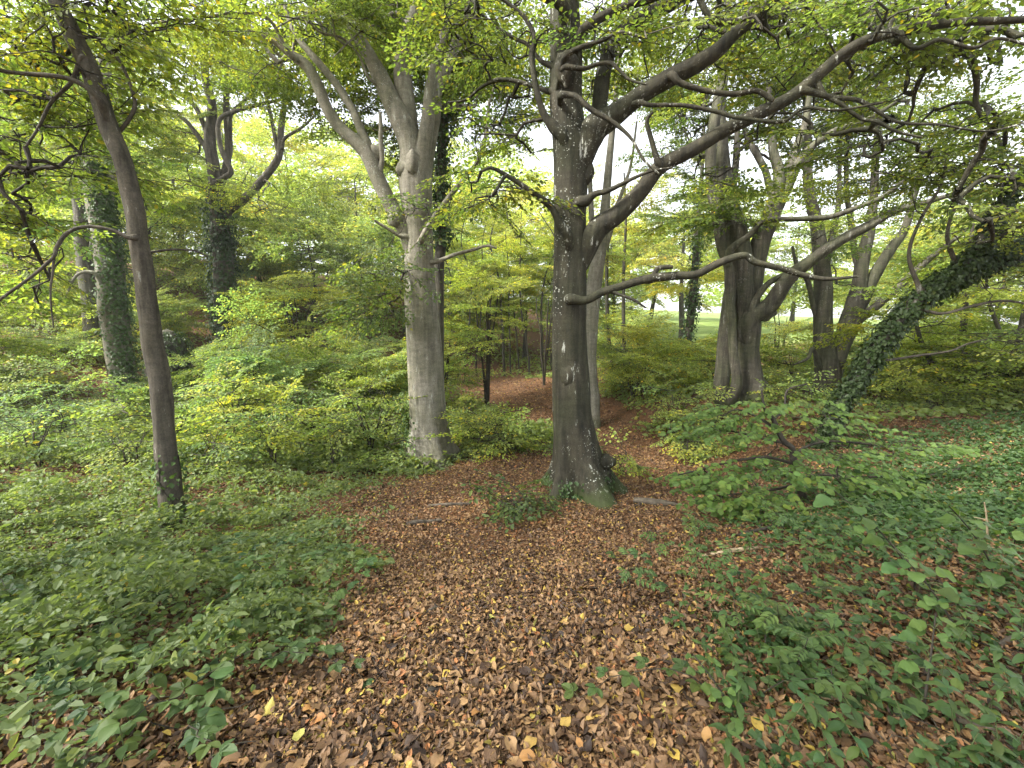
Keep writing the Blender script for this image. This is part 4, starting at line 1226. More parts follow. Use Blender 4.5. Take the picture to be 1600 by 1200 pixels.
# ------------------------------------------------------------------ shrubs and saplings of the understorey
def shrub(px, Y, w_px, top_py, bot_py, n, kind, color, label, name="shrub", group=None, stems=5, scale=1.0, layered=True, depth=0.45, cat="shrub", spread=0.34):
    n = int(n * 2.3)
    g = ground_at(px, Y)
    mp = m_per_px((top_py + bot_py) / 2, Y)
    half = w_px * mp / 2
    zt = P(px, top_py, Y)[2]
    zb = max(P(px, bot_py, Y)[2], g[2] + 0.08)
    zt = max(zt, g[2] + 0.25)
    root = thing(name, g, label, cat, group)
    sk = []
    for k in range(stems):
        a = rng.uniform(0, 6.28)
        e = np.array((math.cos(a) * half * 0.45, math.sin(a) * half * 0.3, zt - g[2]))
        m = 6
        s = np.linspace(0, 0.8, m)[:, None]
        C = g + e * np.hstack([s ** 1.3, s ** 1.3, s]) + rng.normal(0, 0.03, (m, 3)) * (s > 0)
        C[0, 2] -= 0.15
        hh = zt - g[2]
        T = np.hstack([C, ((0.006 + 0.009 * hh) * (1 - s * 0.8))])
        _, C2, _ = limb_mesh(T, "stem", M_TWIG, root, 6, 0.05, n_per=3)
        sk.append(C2[1:])
    tg = []
    tiers = max(2, int((zt - zb) / 0.32))
    for _ in range(n):
        a = rng.uniform(0, 6.28)
        r_ = half * math.sqrt(rng.uniform(0.0, 1.0)) * 0.85
        zz = rng.integers(0, tiers + 1) / tiers if layered else rng.random()
        dome = math.sqrt(max(0.05, 1 - (r_ / (half + 1e-6)) ** 2))
        x, y = g[0] + math.cos(a) * r_, g[1] + math.sin(a) * r_ * (depth / 0.45) * 0.6
        z = zb + (zt - zb) * zz * (0.35 + 0.65 * dome) + rng.normal(0, 0.04)
        if path_out(x, y) < (0.12 if kind != 'S' else -9.0):
            continue
        tg.append((x, y, max(z, float(gz(x, y)[0]) + 0.08)))
    if len(tg) < 3:
        tg.append((g[0], g[1], zt))
    tg = np.array(tg)
    parts, dirs = colonize(np.vstack(sk), tg, 0.0032 if kind != 'C' else 0.008, 0.2)
    tw = link("twigs", make_mesh("twigs", [(V - g, F_, m, t) for V, F_, m, t in parts], [M_TWIG], (0,)), root)
    tag(tw, kind="stuff")
    for t, d in zip(tg, dirs):
        dd = unit((t - g) * np.array((1, 1, 0)) + rng.normal(0, 0.25, 3) * half)
        place_spray(root, kind, t - dd * SPRAY_LEN[kind] * scale * 0.35, dd, color, scale, 0.05, spread)
    return root


LIME = (0.125, 0.152, 0.038)
MIDG = (0.095, 0.128, 0.040)
SEA = (0.085, 0.125, 0.055)
DARKG = (0.045, 0.068, 0.024)
for a in [
    (770, 8.6, 140, 660, 712, 22, 'A', LIME, "bright low beech shrub filling the gap between the pale beech and the middle beech"),
    (1055, 10.3, 140, 608, 690, 24, 'A', MIDG, "rounded beech shrub on the bank beside the sunken path"),
    (1085, 9.0, 90, 670, 712, 9, 'A', LIME, "small pale shrub at the foot of the bank where the paths meet"),
    (575, 9.2, 150, 600, 715, 26, 'A', MIDG, "layered beech shrub just beside the pale beech's trunk"),
    (480, 9.8, 150, 600, 700, 22, 'A', SEA, "layered sapling over the dark hollow"),
    (560, 12.5, 170, 545, 640, 22, 'B', MIDG, "broad sapling behind the layered shrub by the pale beech"),
    (470, 17.5, 190, 430, 570, 30, 'B', LIME, "domed many-stemmed hazel at the back of the hollow"),
    (395, 11.5, 100, 530, 650, 14, 'B', SEA, "upright sapling below the ivy-clad forked tree"),
    (300, 12.5, 110, 560, 660, 16, 'B', MIDG, "bushy sapling just beyond the slim leaning tree"),
    (360, 8.5, 130, 600, 710, 20, 'A', LIME, "pale spreading sapling beside the slim leaning tree"),
    (100, 9.5, 220, 590, 690, 32, 'A', SEA, "wide low shrub below the leaning ivied trunk"),
    (-10, 12.5, 150, 520, 620, 14, 'B', MIDG, "shrub with drooping branches at the wood's open edge"),
    (130, 15.5, 150, 565, 620, 10, 'B', MIDG, "shrub at the foot of the far grey trunk"),
    (-20, 10.5, 130, 420, 560, 9, 'B', (0.10, 0.13, 0.024), "tall yellowing sapling at the wood's open edge"),
    (250, 20, 150, 460, 570, 18, 'B', MIDG, "shrub behind the slim tree, before the slope"),
    (760, 15.5, 130, 400, 545, 14, 'B', LIME, "tall airy sapling over the bend of the path"),
    (690, 15, 90, 500, 600, 8, 'B', LIME, "sapling close behind the pale beech"),
    (850, 18, 90, 430, 560, 12, 'B', LIME, "sapling behind the middle beech"),
    (990, 14, 150, 550, 610, 18, 'B', LIME, "low yellow-green shrub behind the bank"),
    (1065, 16.5, 110, 540, 605, 14, 'B', LIME, "yellow-green shrub below the meadow ivy tree"),
    (1000, 20, 120, 470, 580, 12, 'B', Y1, "golden airy shrub before the meadow"),
    (1235, 14, 90, 530, 610, 10, 'B', LIME, "shrub in the gap between the two grey beeches"),
    (1215, 18, 90, 470, 560, 8, 'B', Y1, "yellowish shrub before the meadow, between the two grey beeches"),
    (1370, 14, 110, 540, 620, 12, 'B', MIDG, "shrub behind the ivied leaning trunk's foot"),
    (1470, 9.0, 130, 640, 690, 9, 'A', (0.075, 0.098, 0.022), "olive shrub on the brown bank beyond the ivied trunk's foot"),
    (1560, 9.2, 170, 570, 680, 24, 'A', (0.08, 0.105, 0.022), "hedge shrub at the edge beyond the ivied trunk"),
    (1600, 12.5, 150, 480, 600, 18, 'B', (0.09, 0.12, 0.022), "tall hedge shrub before the meadow"),
    (1440, 13, 120, 500, 610, 14, 'B', (0.09, 0.12, 0.022), "hedge shrub seen under the leaning ivied trunk"),
    (805, 5.25, 70, 778, 818, 9, 'S', DARKG, "small dark bush on the hump in front of the middle beech"),
    (975, 7.6, 60, 705, 735, 5, 'S', LIME, "tiny pale seedling clump behind the middle beech's root"),
    (735, 9.8, 110, 655, 722, 10, 'A', MIDG, "low spreading shrub touching the pale beech's foot"),
    (625, 8.4, 80, 700, 730, 4, 'A', SEA, "low plants hiding the pale beech's foot"),
]:
    shrub(*a, group="shrubs of the understorey")

FG = "low saplings filling the hollow"
for (px, Y, w, tp, bp, n, k_, c_) in [(40, 7.5, 150, 640, 720, 10, 'A', SEA), (190, 7.2, 130, 660, 730, 9, 'A', MIDG), (330, 7.4, 120, 665, 730, 8, 'A', SEA), (420, 7.8, 130, 650, 720, 9, 'A', LIME), (510, 8.2, 120, 660, 725, 7, 'A', MIDG), (170, 10.8, 150, 600, 670, 10, 'A', MIDG),
                                      (420, 13.5, 120, 560, 630, 9, 'B', MIDG), (520, 15, 140, 540, 610, 9, 'B', LIME), (620, 17, 120, 530, 600, 9, 'B', SEA), (330, 16, 130, 540, 610, 9, 'B', SEA), (90, 18, 160, 500, 580, 10, 'B', MIDG), (200, 18, 130, 500, 590, 9, 'B', LIME), (600, 11.5, 90, 590, 660, 7, 'A', LIME), (270, 9.6, 110, 620, 690, 8, 'A', SEA)]:
    shrub(px, Y, w, tp, bp, n, k_, c_, {40: "low sapling at the front outer corner of the hollow", 190: "low sapling just short of the slim leaning tree's foot", 330: "low sapling just past the slim leaning tree's foot", 420: "low pale sapling on the hollow's near rim", 510: "low sapling on the rim nearest the pale beech",
                                              170: "low sapling at the foot of the leaning ivied trunk", 620: "low blue-green sapling far back beside the pale beech", 90: "low sapling far back at the slope's outer end", 200: "low pale sapling far back on the slope", 600: "small pale sapling tucked against the pale beech", 270: "low sapling seen right behind the slim leaning tree"}.get(px, "low sapling at the back of the hollow"), group=FG if px in (420, 520, 330) else None)
for (px, Y, w, tp, bp, n, k_, c_) in [(1120, 13.5, 100, 560, 620, 7, 'B', LIME), (1350, 10.4, 100, 610, 660, 5, 'A', MIDG), (1230, 10.5, 100, 600, 660, 7, 'A', MIDG), (1400, 10.5, 110, 570, 640, 8, 'A', LIME), (1500, 12, 140, 540, 620, 9, 'B', LIME), (1640, 9, 150, 540, 680, 12, 'A', MIDG), (1480, 17, 160, 480, 580, 9, 'B', Y1), (1330, 19, 130, 490, 580, 8, 'B', Y1)]:
    shrub(px, Y, w, tp, bp, n, k_, c_, "low leafy bush among others between the grey beeches and the meadow hedge", group="low bushes between the grey beeches and the meadow")

# ------------------------------------------------------------------ far wood that reads as one mass
n = 90000
th = rng.uniform(-0.95, 0.95, n)
dist = rng.uniform(55, 75, n)
fx, fy = np.tan(th) * dist, dist
pxs = 800 + F_PX * np.tan(th)
top = np.interp(pxs, [-300, 100, 350, 560, 700, 860, 960, 1060, 1200, 1400, 1600, 1900], [110, 140, 180, 210, 245, 275, 350, 380, 400, 380, 330, 280])
top = top + 55 * n2(pxs / 100, dist / 30, 1.3, 8.8) + 30 * n2(pxs / 100, dist / 20, 3.7, 2.8)
v_ = (600 - top) / F_PX
ztop = CAM_Z + fy / (math.cos(PITCH) + v_ * math.sin(PITCH)) * (-math.sin(PITCH) + v_ * math.cos(PITCH))
g_ = gz(fx, fy)
z_pos = g_ + (np.maximum(ztop, g_ + 1) - g_) * rng.power(1.3, n)
keepw = n2(fx / 4, z_pos / 3, 1.0, 12.0) + 0.6 * n2(fx / 1.6, z_pos / 1.3, 1.0, 42.0) > -0.25
keepw &= ~((pxs > 1000) & (z_pos < g_ + 2.2))
pos = np.stack([fx, fy, z_pos], -1)[keepw]
m_ = len(pos)
V, Fc, tt = leaves(pos, rand_dir(m_) + np.array((0, 0, -0.2)), tilt(np.tile((0, -0.3, 1.0), (m_, 1)), 0.6), rng.uniform(0.3, 0.6, m_), 0.8, 0.2, 0.3, DIA, DIAF, np.clip(rng.normal(0.5, 0.2, m_), 0, 0.95))
fw = link("far_woods", make_mesh("far_woods", [(V, Fc, 0, tt)], [M_LEAF]))
fw.color = (0.125, 0.165, 0.055, 1)
tag(fw, "distant yellow-green wood closing the view behind the trees", "wood", kind="stuff")

# ------------------------------------------------------------------ the beech sapling in front, leaf by leaf
def sapling():
    st = [(1262, 800, 11), (1255, 775, 11), (1243, 752, 11), (1240, 720, 11), (1237, 700, 10), (1225, 690, 9), (1215, 672, 8), (1208, 655, 7), (1195, 640, 5), (1190, 610, 3)]
    T = px_limb(st, 4.9, 4.9)
    g = ground_at(1262, 4.9, 800)
    root = thing("beech_sapling", g, "young beech sapling with flat tiers of round leaves over the dark bank", "sapling")
    T = np.vstack([[T[0, 0], T[0, 1], g[2] - 0.1, T[0, 3]], T])
    _, C, R = limb_mesh(T, "trunk", M_DEADDARK, root, 10, 0.10, 0.1, collar=0)
    sk = [C[8:]]
    for data, a, b in [([(1240, 715, 6), (1255, 700, 5), (1290, 690, 4), (1340, 692, 3.5), (1400, 700, 3), (1460, 705, 2)], 4.9, 5.1), ([(1243, 750, 6), (1280, 742, 5), (1330, 745, 4), (1390, 745, 2.5)], 4.9, 4.5), ([(1240, 725, 6), (1200, 715, 5), (1150, 720, 4), (1090, 735, 3), (1060, 742, 2)], 4.9, 4.6),
                       ([(1225, 692, 6), (1190, 685, 4), (1150, 675, 3.5), (1110, 672, 2)], 4.9, 5.2), ([(1246, 755, 5), (1210, 765, 4), (1170, 770, 3), (1120, 775, 2)], 4.9, 4.4), ([(1208, 655, 5), (1225, 640, 4), (1230, 610, 3), (1260, 600, 2)], 4.9, 5.0),
                       ([(1215, 672, 5), (1180, 650, 4), (1150, 640, 3), (1130, 650, 2)], 4.9, 5.1)]:
        _, c2, _ = limb_mesh(px_limb(data, a, b), "branch", M_DEADDARK, root, 6, 0.12, n_per=5)
        sk.append(c2[2:])
    S = np.vstack(sk)
    regs = [(1130, 745, 4.6, 80, 22, 0.45, 14), (1190, 775, 4.4, 80, 14, 0.35, 10), (1330, 745, 4.6, 80, 18, 0.4, 12), (1250, 720, 4.7, 110, 25, 0.5, 16), (1400, 700, 5.1, 90, 14, 0.5, 13), (1160, 670, 5.1, 90, 25, 0.5, 14), (1230, 645, 5.0, 90, 25, 0.4, 13), (1320, 680, 5.2, 70, 16, 0.4, 7), (1140, 640, 5.2, 40, 15, 0.3, 4)]
    tg = region_points([(*r_[:6], r_[6] * 2) for r_ in regs])
    parts, dirs = colonize(S, tg, 0.0025, 0.12)
    rest_p, rest_d, rest_n = [], [], []
    LPn = []
    for t, d in zip(tg, dirs):
        d = unit(d * np.array((1, 1, 0.1)) + np.array((t[0] - S[:, 0].mean(), -0.4, 0)) * 0.35)
        n = 7
        L = rng.uniform(0.28, 0.5)
        s = np.linspace(0, 1, n)[:, None]
        side = np.cross(d, (0, 0, 1.0))
        C = t + d * s * L + np.array((0, 0, -0.10)) * L * s ** 2 + side * 0.02 * np.cos(np.arange(n) * math.pi)[:, None]
        V, F4, _ = tube(C, np.linspace(0.0022, 0.001, n), 4)
        parts.append((V, F4, 0, 0.5))
        m = int(rng.integers(9, 14))
        for k in range(m):
            u = (k + 0.6) / m * (n - 1)
            i = min(int(u), n - 2)
            p_ = C[i] + (C[i + 1] - C[i]) * (u - i)
            sg = 1 if k % 2 else -1
            dl = unit(d * 0.6 + side * sg * rng.uniform(0.5, 1.0) + np.array((0, 0, rng.normal(-0.22, 0.18))))
            LPn.append((p_, dl, unit(np.array((rng.normal(0, 0.35), rng.normal(-0.75, 0.4), 1)))))
    tw = link("twigs", make_mesh("twigs", [(V - g, F_, m, t) for V, F_, m, t in parts], [M_TWIG], (0,)), root)
    tag(tw, kind="stuff")
    order = np.argsort([p_[1] - 0.02 * p_[2] + rng.normal(0, 0.15) for p_, _, _ in LPn])
    variants = []
    for k in range(6):
        V, Fc = fine_leaf(OUT_ROUND, [0.05, 0.2, 0.1, 0.3, 0.15, 0.0][k], [0.15, 0.3, 0.0, 0.25, 0.4, 0.1][k], 0.1, k, 6)
        variants.append(make_mesh("leaf", [(V, Fc, 0, [0.4, 0.5, 0.55, 0.6, 0.7, 0.45][k])], [M_LEAF], (0,)))
    for r_, idx in enumerate(order):
        p_, d_, n_ = LPn[idx]
        sz = rng.uniform(0.052, 0.085)
        if r_ < 300:
            o = bpy.data.objects.new("leaf", variants[rng.integers(6)])
            COL.objects.link(o)
            o.parent = root
            s_ = np.cross(n_, d_)
            s_ = s_ / np.linalg.norm(s_)
            n_ = np.cross(d_, s_)
            M = Matrix(((d_[0], s_[0], n_[0], 0), (d_[1], s_[1], n_[1], 0), (d_[2], s_[2], n_[2], 0), (0, 0, 0, 1)))
            o.matrix_local = Matrix.Translation(Vector(p_ - g)) @ M @ Matrix.Diagonal((sz, sz, sz, 1))
            o.color = jitter_color((0.056, 0.090, 0.022), 0.15)
        else:
            rest_p.append(p_ - g)
            rest_d.append(d_)
            rest_n.append(n_)
    n = len(rest_p)
    V, Fc, tt = leaves(rest_p, rest_d, rest_n, rng.uniform(0.05, 0.082, n), 0.85, rng.uniform(0, 0.3, n), rng.uniform(0, 0.4, n), HEX10, HEX10F, np.clip(rng.normal(0.5, 0.18, n), 0, 0.95))
    o = link("foliage", make_mesh("foliage", [(V, Fc, 0, tt)], [M_LEAF]), root)
    o.color = (0.052, 0.085, 0.021, 1)
    tag(o, kind="stuff")


HEX10 = np.array([(0, 0), (0.14, 0.27), (0.36, 0.42), (0.62, 0.40), (0.85, 0.22), (1.0, 0), (0.85, -0.22), (0.62, -0.40), (0.36, -0.42), (0.14, -0.27)])
HEX10F = np.array([(0, 5, 4, 3, 2, 1), (0, 9, 8, 7, 6, 5)])
sapling()

# ------------------------------------------------------------------ ground cover (nobody could count it)
def cover(X, Y, hgt, size, color, name, label, shape=HEX, wr=0.7, face_cam=0.25, tiltamt=0.62, mat=None, tmean=0.5, faces=HEXF):
    n = len(X)
    nr = slope_normal(X, Y)
    pos = np.stack([X, Y, gz(X, Y) + hgt], -1)
    d = tilt(rand_dir(n) + np.array((0, 0, -0.15)), 0.3)
    nn = tilt(nr, tiltamt)
    t = np.clip(rng.normal(tmean, 0.19, n), 0, 0.9)
    t = np.where(rng.random(n) < 0.02, rng.uniform(0.92, 1, n), t)
    V, Fc, tt = leaves(pos, d, nn, size, wr * rng.uniform(0.85, 1.15, n), rng.uniform(0, 0.45, n), rng.uniform(0, 0.6, n), shape, faces, t)
    o = link(name, make_mesh(name, [(V, Fc, 0, tt)], [mat or M_HERB]))
    o.color = (*color, 1)
    return tag(o, label, "ground cover", kind="stuff")


X, Y = polar(460000, 1.0, 13)
pf = path_field(X, Y) + 0.25 * n2(X, Y, 1.4, 2.2) + 0.15 * n2(X, Y, 4.5, 7.7)
left = X < np.interp(Y, PATH[:, 1], PATH[:, 0])
patch = 0.5 + 0.5 * n2(X, Y, 1.1, 31.0) + 0.25 * n2(X, Y, 4.0, 13.0)
dens = np.clip((pf - 0.98) * 3.0, 0, 1) * np.clip(0.22 + 1.0 * patch, 0.1, 1)
near_left = np.clip((Y - 1.25) / 2.1, 0.08, 1)
dens = dens * np.where(left, near_left, 0)
k = (rng.random(len(X)) < dens) & left
x, y = X[k], Y[k]
hc = 0.06 + 0.34 * np.clip(0.35 + 0.9 * n2(x, y, 2.3, 44.0) + 0.5 * n2(x, y, 0.6, 3.0) + 0.3 * n2(x, y, 6.0, 9.0), 0, 1.3)
h = hc * rng.power(2.2, len(x)) * np.clip((path_field(x, y) - 0.9) * 1.5, 0.2, 1) + 0.01
cover(x, y, h, (0.023 + 0.026 * np.clip(y / 9, 0, 1)) * rng.uniform(0.5, 1.6, len(x)) * np.where(rng.random(len(x)) < 0.16, 1.9, 1.0), (0.066, 0.092, 0.040), "undergrowth", "green tangle of bramble and herbs carpeting the slope beside the path")

# darker ivy and herbs on the opposite bank
X, Y = polar(230000, 1.0, 11)
pf = path_field(X, Y) + 0.25 * n2(X, Y, 1.4, 2.2) + 0.15 * n2(X, Y, 4.5, 7.7)
right = X > np.interp(Y, PATH[:, 1], PATH[:, 0])
patch = np.clip(0.45 + 0.8 * n2(X, Y, 1.6, 61.0) + 0.4 * n2(X, Y, 4.0, 17.0), 0.06, 1)
ridge = np.clip((X - 1.9) / 0.9, 0, 1) * np.clip((Y - 2.6) / 0.8, 0, 1) * (Y < 7.4) * np.where((X < 4.0) & (Y > 4.3), 0.25, 1.0)
dens = np.clip((pf - 1.1) * 1.5, 0, 1) * np.maximum(0.5 * patch, ridge * np.clip(0.55 + 0.5 * patch, 0, 1))
k = (rng.random(len(X)) < dens) & right
x, y = X[k], Y[k]
h = (0.03 + 0.09 * np.clip(0.5 + 0.7 * n2(x, y, 1.7, 24.0), 0, 1.3)) * rng.random(len(x)) + 0.012
cover(x, y, h, rng.uniform(0.024, 0.05, len(x)) * np.clip(0.7 + 0.12 * y, 0.8, 1.4), (0.029, 0.056, 0.022), "ivy_carpet", "dark ivy and small herbs spreading over the bank beyond the nettles", shape=HEART, wr=0.85)

# further off the floor plants run together
X, Y = polar(170000, 8.0, 45, 1.3)
pf = path_field(X, Y) + 0.25 * n2(X, Y, 0.9, 2.2)
hollow = ((X + 5.5) / 2.4) ** 2 + ((Y - 13.5) / 2.5) ** 2 < 1
k = (pf > 1.25) & (rng.random(len(X)) < np.clip(0.6 + 0.8 * n2(X, Y, 0.5, 71.0), 0.1, 1)) & ~(hollow & (rng.random(len(X)) < 0.8)) & ~((X > 5) & (Y > 27))
brown = (X > 4.5) & (Y < 12) & (rng.random(len(X)) < 0.75)
k &= ~brown
x, y = X[k], Y[k]
h = 0.05 + 0.55 * rng.random(len(x)) * np.clip(0.5 + 0.8 * n2(x, y, 0.8, 4.0), 0.1, 1.2)
cover(x, y, h, rng.uniform(0.07, 0.12, len(x)) * (1 + y / 40), (0.085, 0.115, 0.042), "undergrowth", "low green undergrowth running back between the trunks", shape=DIA, faces=DIAF, wr=0.8)

# ------------------------------------------------------------------ single fallen leaves in front, one by one
lv = []
for k in range(10):
    r_ = np.random.default_rng(500 + k)
    V, Fc = fine_leaf(OUT_OVAL, r_.uniform(-0.6, 0.9), r_.uniform(-0.7, 0.7), 0.25, 600 + k, 6)
    lv.append(make_mesh("fallen_leaf", [(V - np.array((0.5, 0, 0)), Fc, 0, 0.5)], [M_LITTER_OBJ], (0,)))
n = 0
while n < 300:
    Yv = 1.28 + 1.25 * rng.random() ** 1.6
    Xv = rng.uniform(-1.25, 1.25) * Yv
    if path_field(np.array([Xv]), np.array([Yv]))[0] > 1.1 and rng.random() < 0.75:
        continue
    nr = tilt(slope_normal(np.array([Xv]), np.array([Yv])), 0.22)[0]
    z = float(gz(Xv, Yv)[0]) + 0.040
    o = bpy.data.objects.new("fallen_leaf", lv[rng.integers(10)])
    COL.objects.link(o)
    o.parent = floor
    qd = Vector(nr).to_track_quat('Z', 'Y').to_matrix().to_4x4()
    s_ = rng.uniform(0.045, 0.075)
    o.matrix_local = Matrix.Translation((Xv, Yv, z)) @ qd @ Matrix.Rotation(rng.uniform(0, 6.28), 4, 'Z') @ Matrix.Diagonal((s_, s_, s_, 1))
    n += 1

# ------------------------------------------------------------------ herbs and seedlings in front, each with stem and leaves
def leaf_variants(shape, faces, wr, mat, curls, name="leaf"):
    out = []
    for k, (fo, cu, t) in enumerate(curls):
        V, Fc = fine_leaf(shape, fo, cu, wr, 40 + k, faces)
        out.append(make_mesh(name, [(V, Fc, 0, t)], [mat], (0,)))
    return out


LAN8 = np.array([(0, 0), (0.10, 0.14), (0.30, 0.38), (0.55, 0.34), (0.80, 0.16), (1.0, 0), (0.80, -0.16), (0.55, -0.34), (0.30, -0.38), (0.10, -0.14)])
BROAD = np.array([(0.0, 0.0), (-0.04, 0.22), (0.06, 0.42), (0.25, 0.47), (0.34, 0.56), (0.52, 0.44), (0.66, 0.42), (0.80, 0.20), (1.0, 0.0), (0.80, -0.20), (0.66, -0.42), (0.52, -0.44), (0.34, -0.56), (0.25, -0.47), (0.06, -0.42), (-0.04, -0.22)])
BROADF = np.array([(0, 8, 7, 6, 5, 4, 3, 2, 1), (0, 15, 14, 13, 12, 11, 10, 9, 8)])
CURL = [(0.15, 0.35, 0.4), (0.3, 0.6, 0.5), (0.1, 0.2, 0.55), (0.25, 0.8, 0.65), (0.2, 0.45, 0.3)]
LV_LAN = leaf_variants(OUT_LANCE, 7, 0.15, M_HERB, CURL)
LV_BROAD = leaf_variants(OUT_BROAD, 9, 0.22, M_HERB, [(0.05, 0.2, 0.45), (0.18, 0.35, 0.5), (0.1, 0.1, 0.6), (-0.08, 0.3, 0.6), (0.12, 0.4, 0.7)])
LV_OVAL = leaf_variants(OUT_OVAL, 6, 0.15, M_HERB, CURL)


def pinnate(seed):
    r_ = np.random.default_rng(seed)
    pos, d, nn = [], [], []
    k = 4
    for j in range(k):
        x_ = 0.30 + 0.55 * j / (k - 1)
        for sd in (-1, 1):
            pos.append((x_, 0, -0.35 * x_ * x_ + 0.25 * x_))
            d.append((0.55 + 0.1 * j, sd, -0.25 + r_.normal(0, 0.1)))
            nn.append((r_.normal(0, 0.15), r_.normal(0, 0.15), 1))
    pos.append((0.9, 0, -0.06))
    d.append((1, 0, -0.35))
    nn.append((0, 0, 1))
    m = len(pos)
    V, Fc, tt = leaves(pos, d, nn, r_.uniform(0.24, 0.32, m), 0.62, 0.2, 0.3, LAN8, HEX10F, np.clip(r_.normal(0.55, 0.1, m), 0, 0.9))
    s = np.linspace(0, 0.9, 6)
    C = np.stack([s, 0 * s, -0.35 * s * s + 0.25 * s], -1)
    V2, F2, _ = tube(C, np.linspace(0.012, 0.006, 6), 4)
    return make_mesh("leaf", [(V, Fc, 0, tt), (V2, F2, 1, 0.5)], [M_HERB, M_STEM])


LV_PIN = [pinnate(k) for k in range(4)]


def trifoliate(seed):
    r_ = np.random.default_rng(seed)
    d = [(1, 0, -0.2), (0.35, 1, -0.15), (0.35, -1, -0.15)]
    V, Fc, tt = leaves([(0.35, 0, 0.05)] * 3, d, [(0, 0, 1)] * 3, [0.65, 0.55, 0.55], 0.78, r_.uniform(0.1, 0.35), 0.25, HEX10, HEX10F, np.clip(r_.normal(0.5, 0.12, 3), 0, 0.9))
    s = np.linspace(0, 0.4, 4)
    V2, F2, _ = tube(np.stack([s, 0 * s, 0.14 * s], -1), np.full(4, 0.012), 4)
    return make_mesh("leaf", [(V, Fc, 0, tt), (V2, F2, 1, 0.5)], [M_HERB, M_STEM])


LV_TRI = [trifoliate(k) for k in range(4)]


def add_leaf(root, mesh, pos, d, n_, size, color):
    o = bpy.data.objects.new("leaf", mesh)
    COL.objects.link(o)
    o.parent = root
    d = unit(d)
    s_ = unit(np.cross(n_, d))
    n_ = np.cross(d, s_)
    M = Matrix(((d[0], s_[0], n_[0], 0), (d[1], s_[1], n_[1], 0), (d[2], s_[2], n_[2], 0), (0, 0, 0, 1)))
    o.matrix_local = Matrix.Translation(Vector(pos)) @ M @ Matrix.Diagonal((size, size, size, 1))
    o.color = jitter_color(color, 0.14)


def stem(root, C, r0, r1, mat=None):
    V, F4, _ = tube(C, np.linspace(r0, r1, len(C)), 5)
    return link("stem", make_mesh("stem", [(V, F4, 0, 0.5)], [mat or M_STEM], (0,)), root)


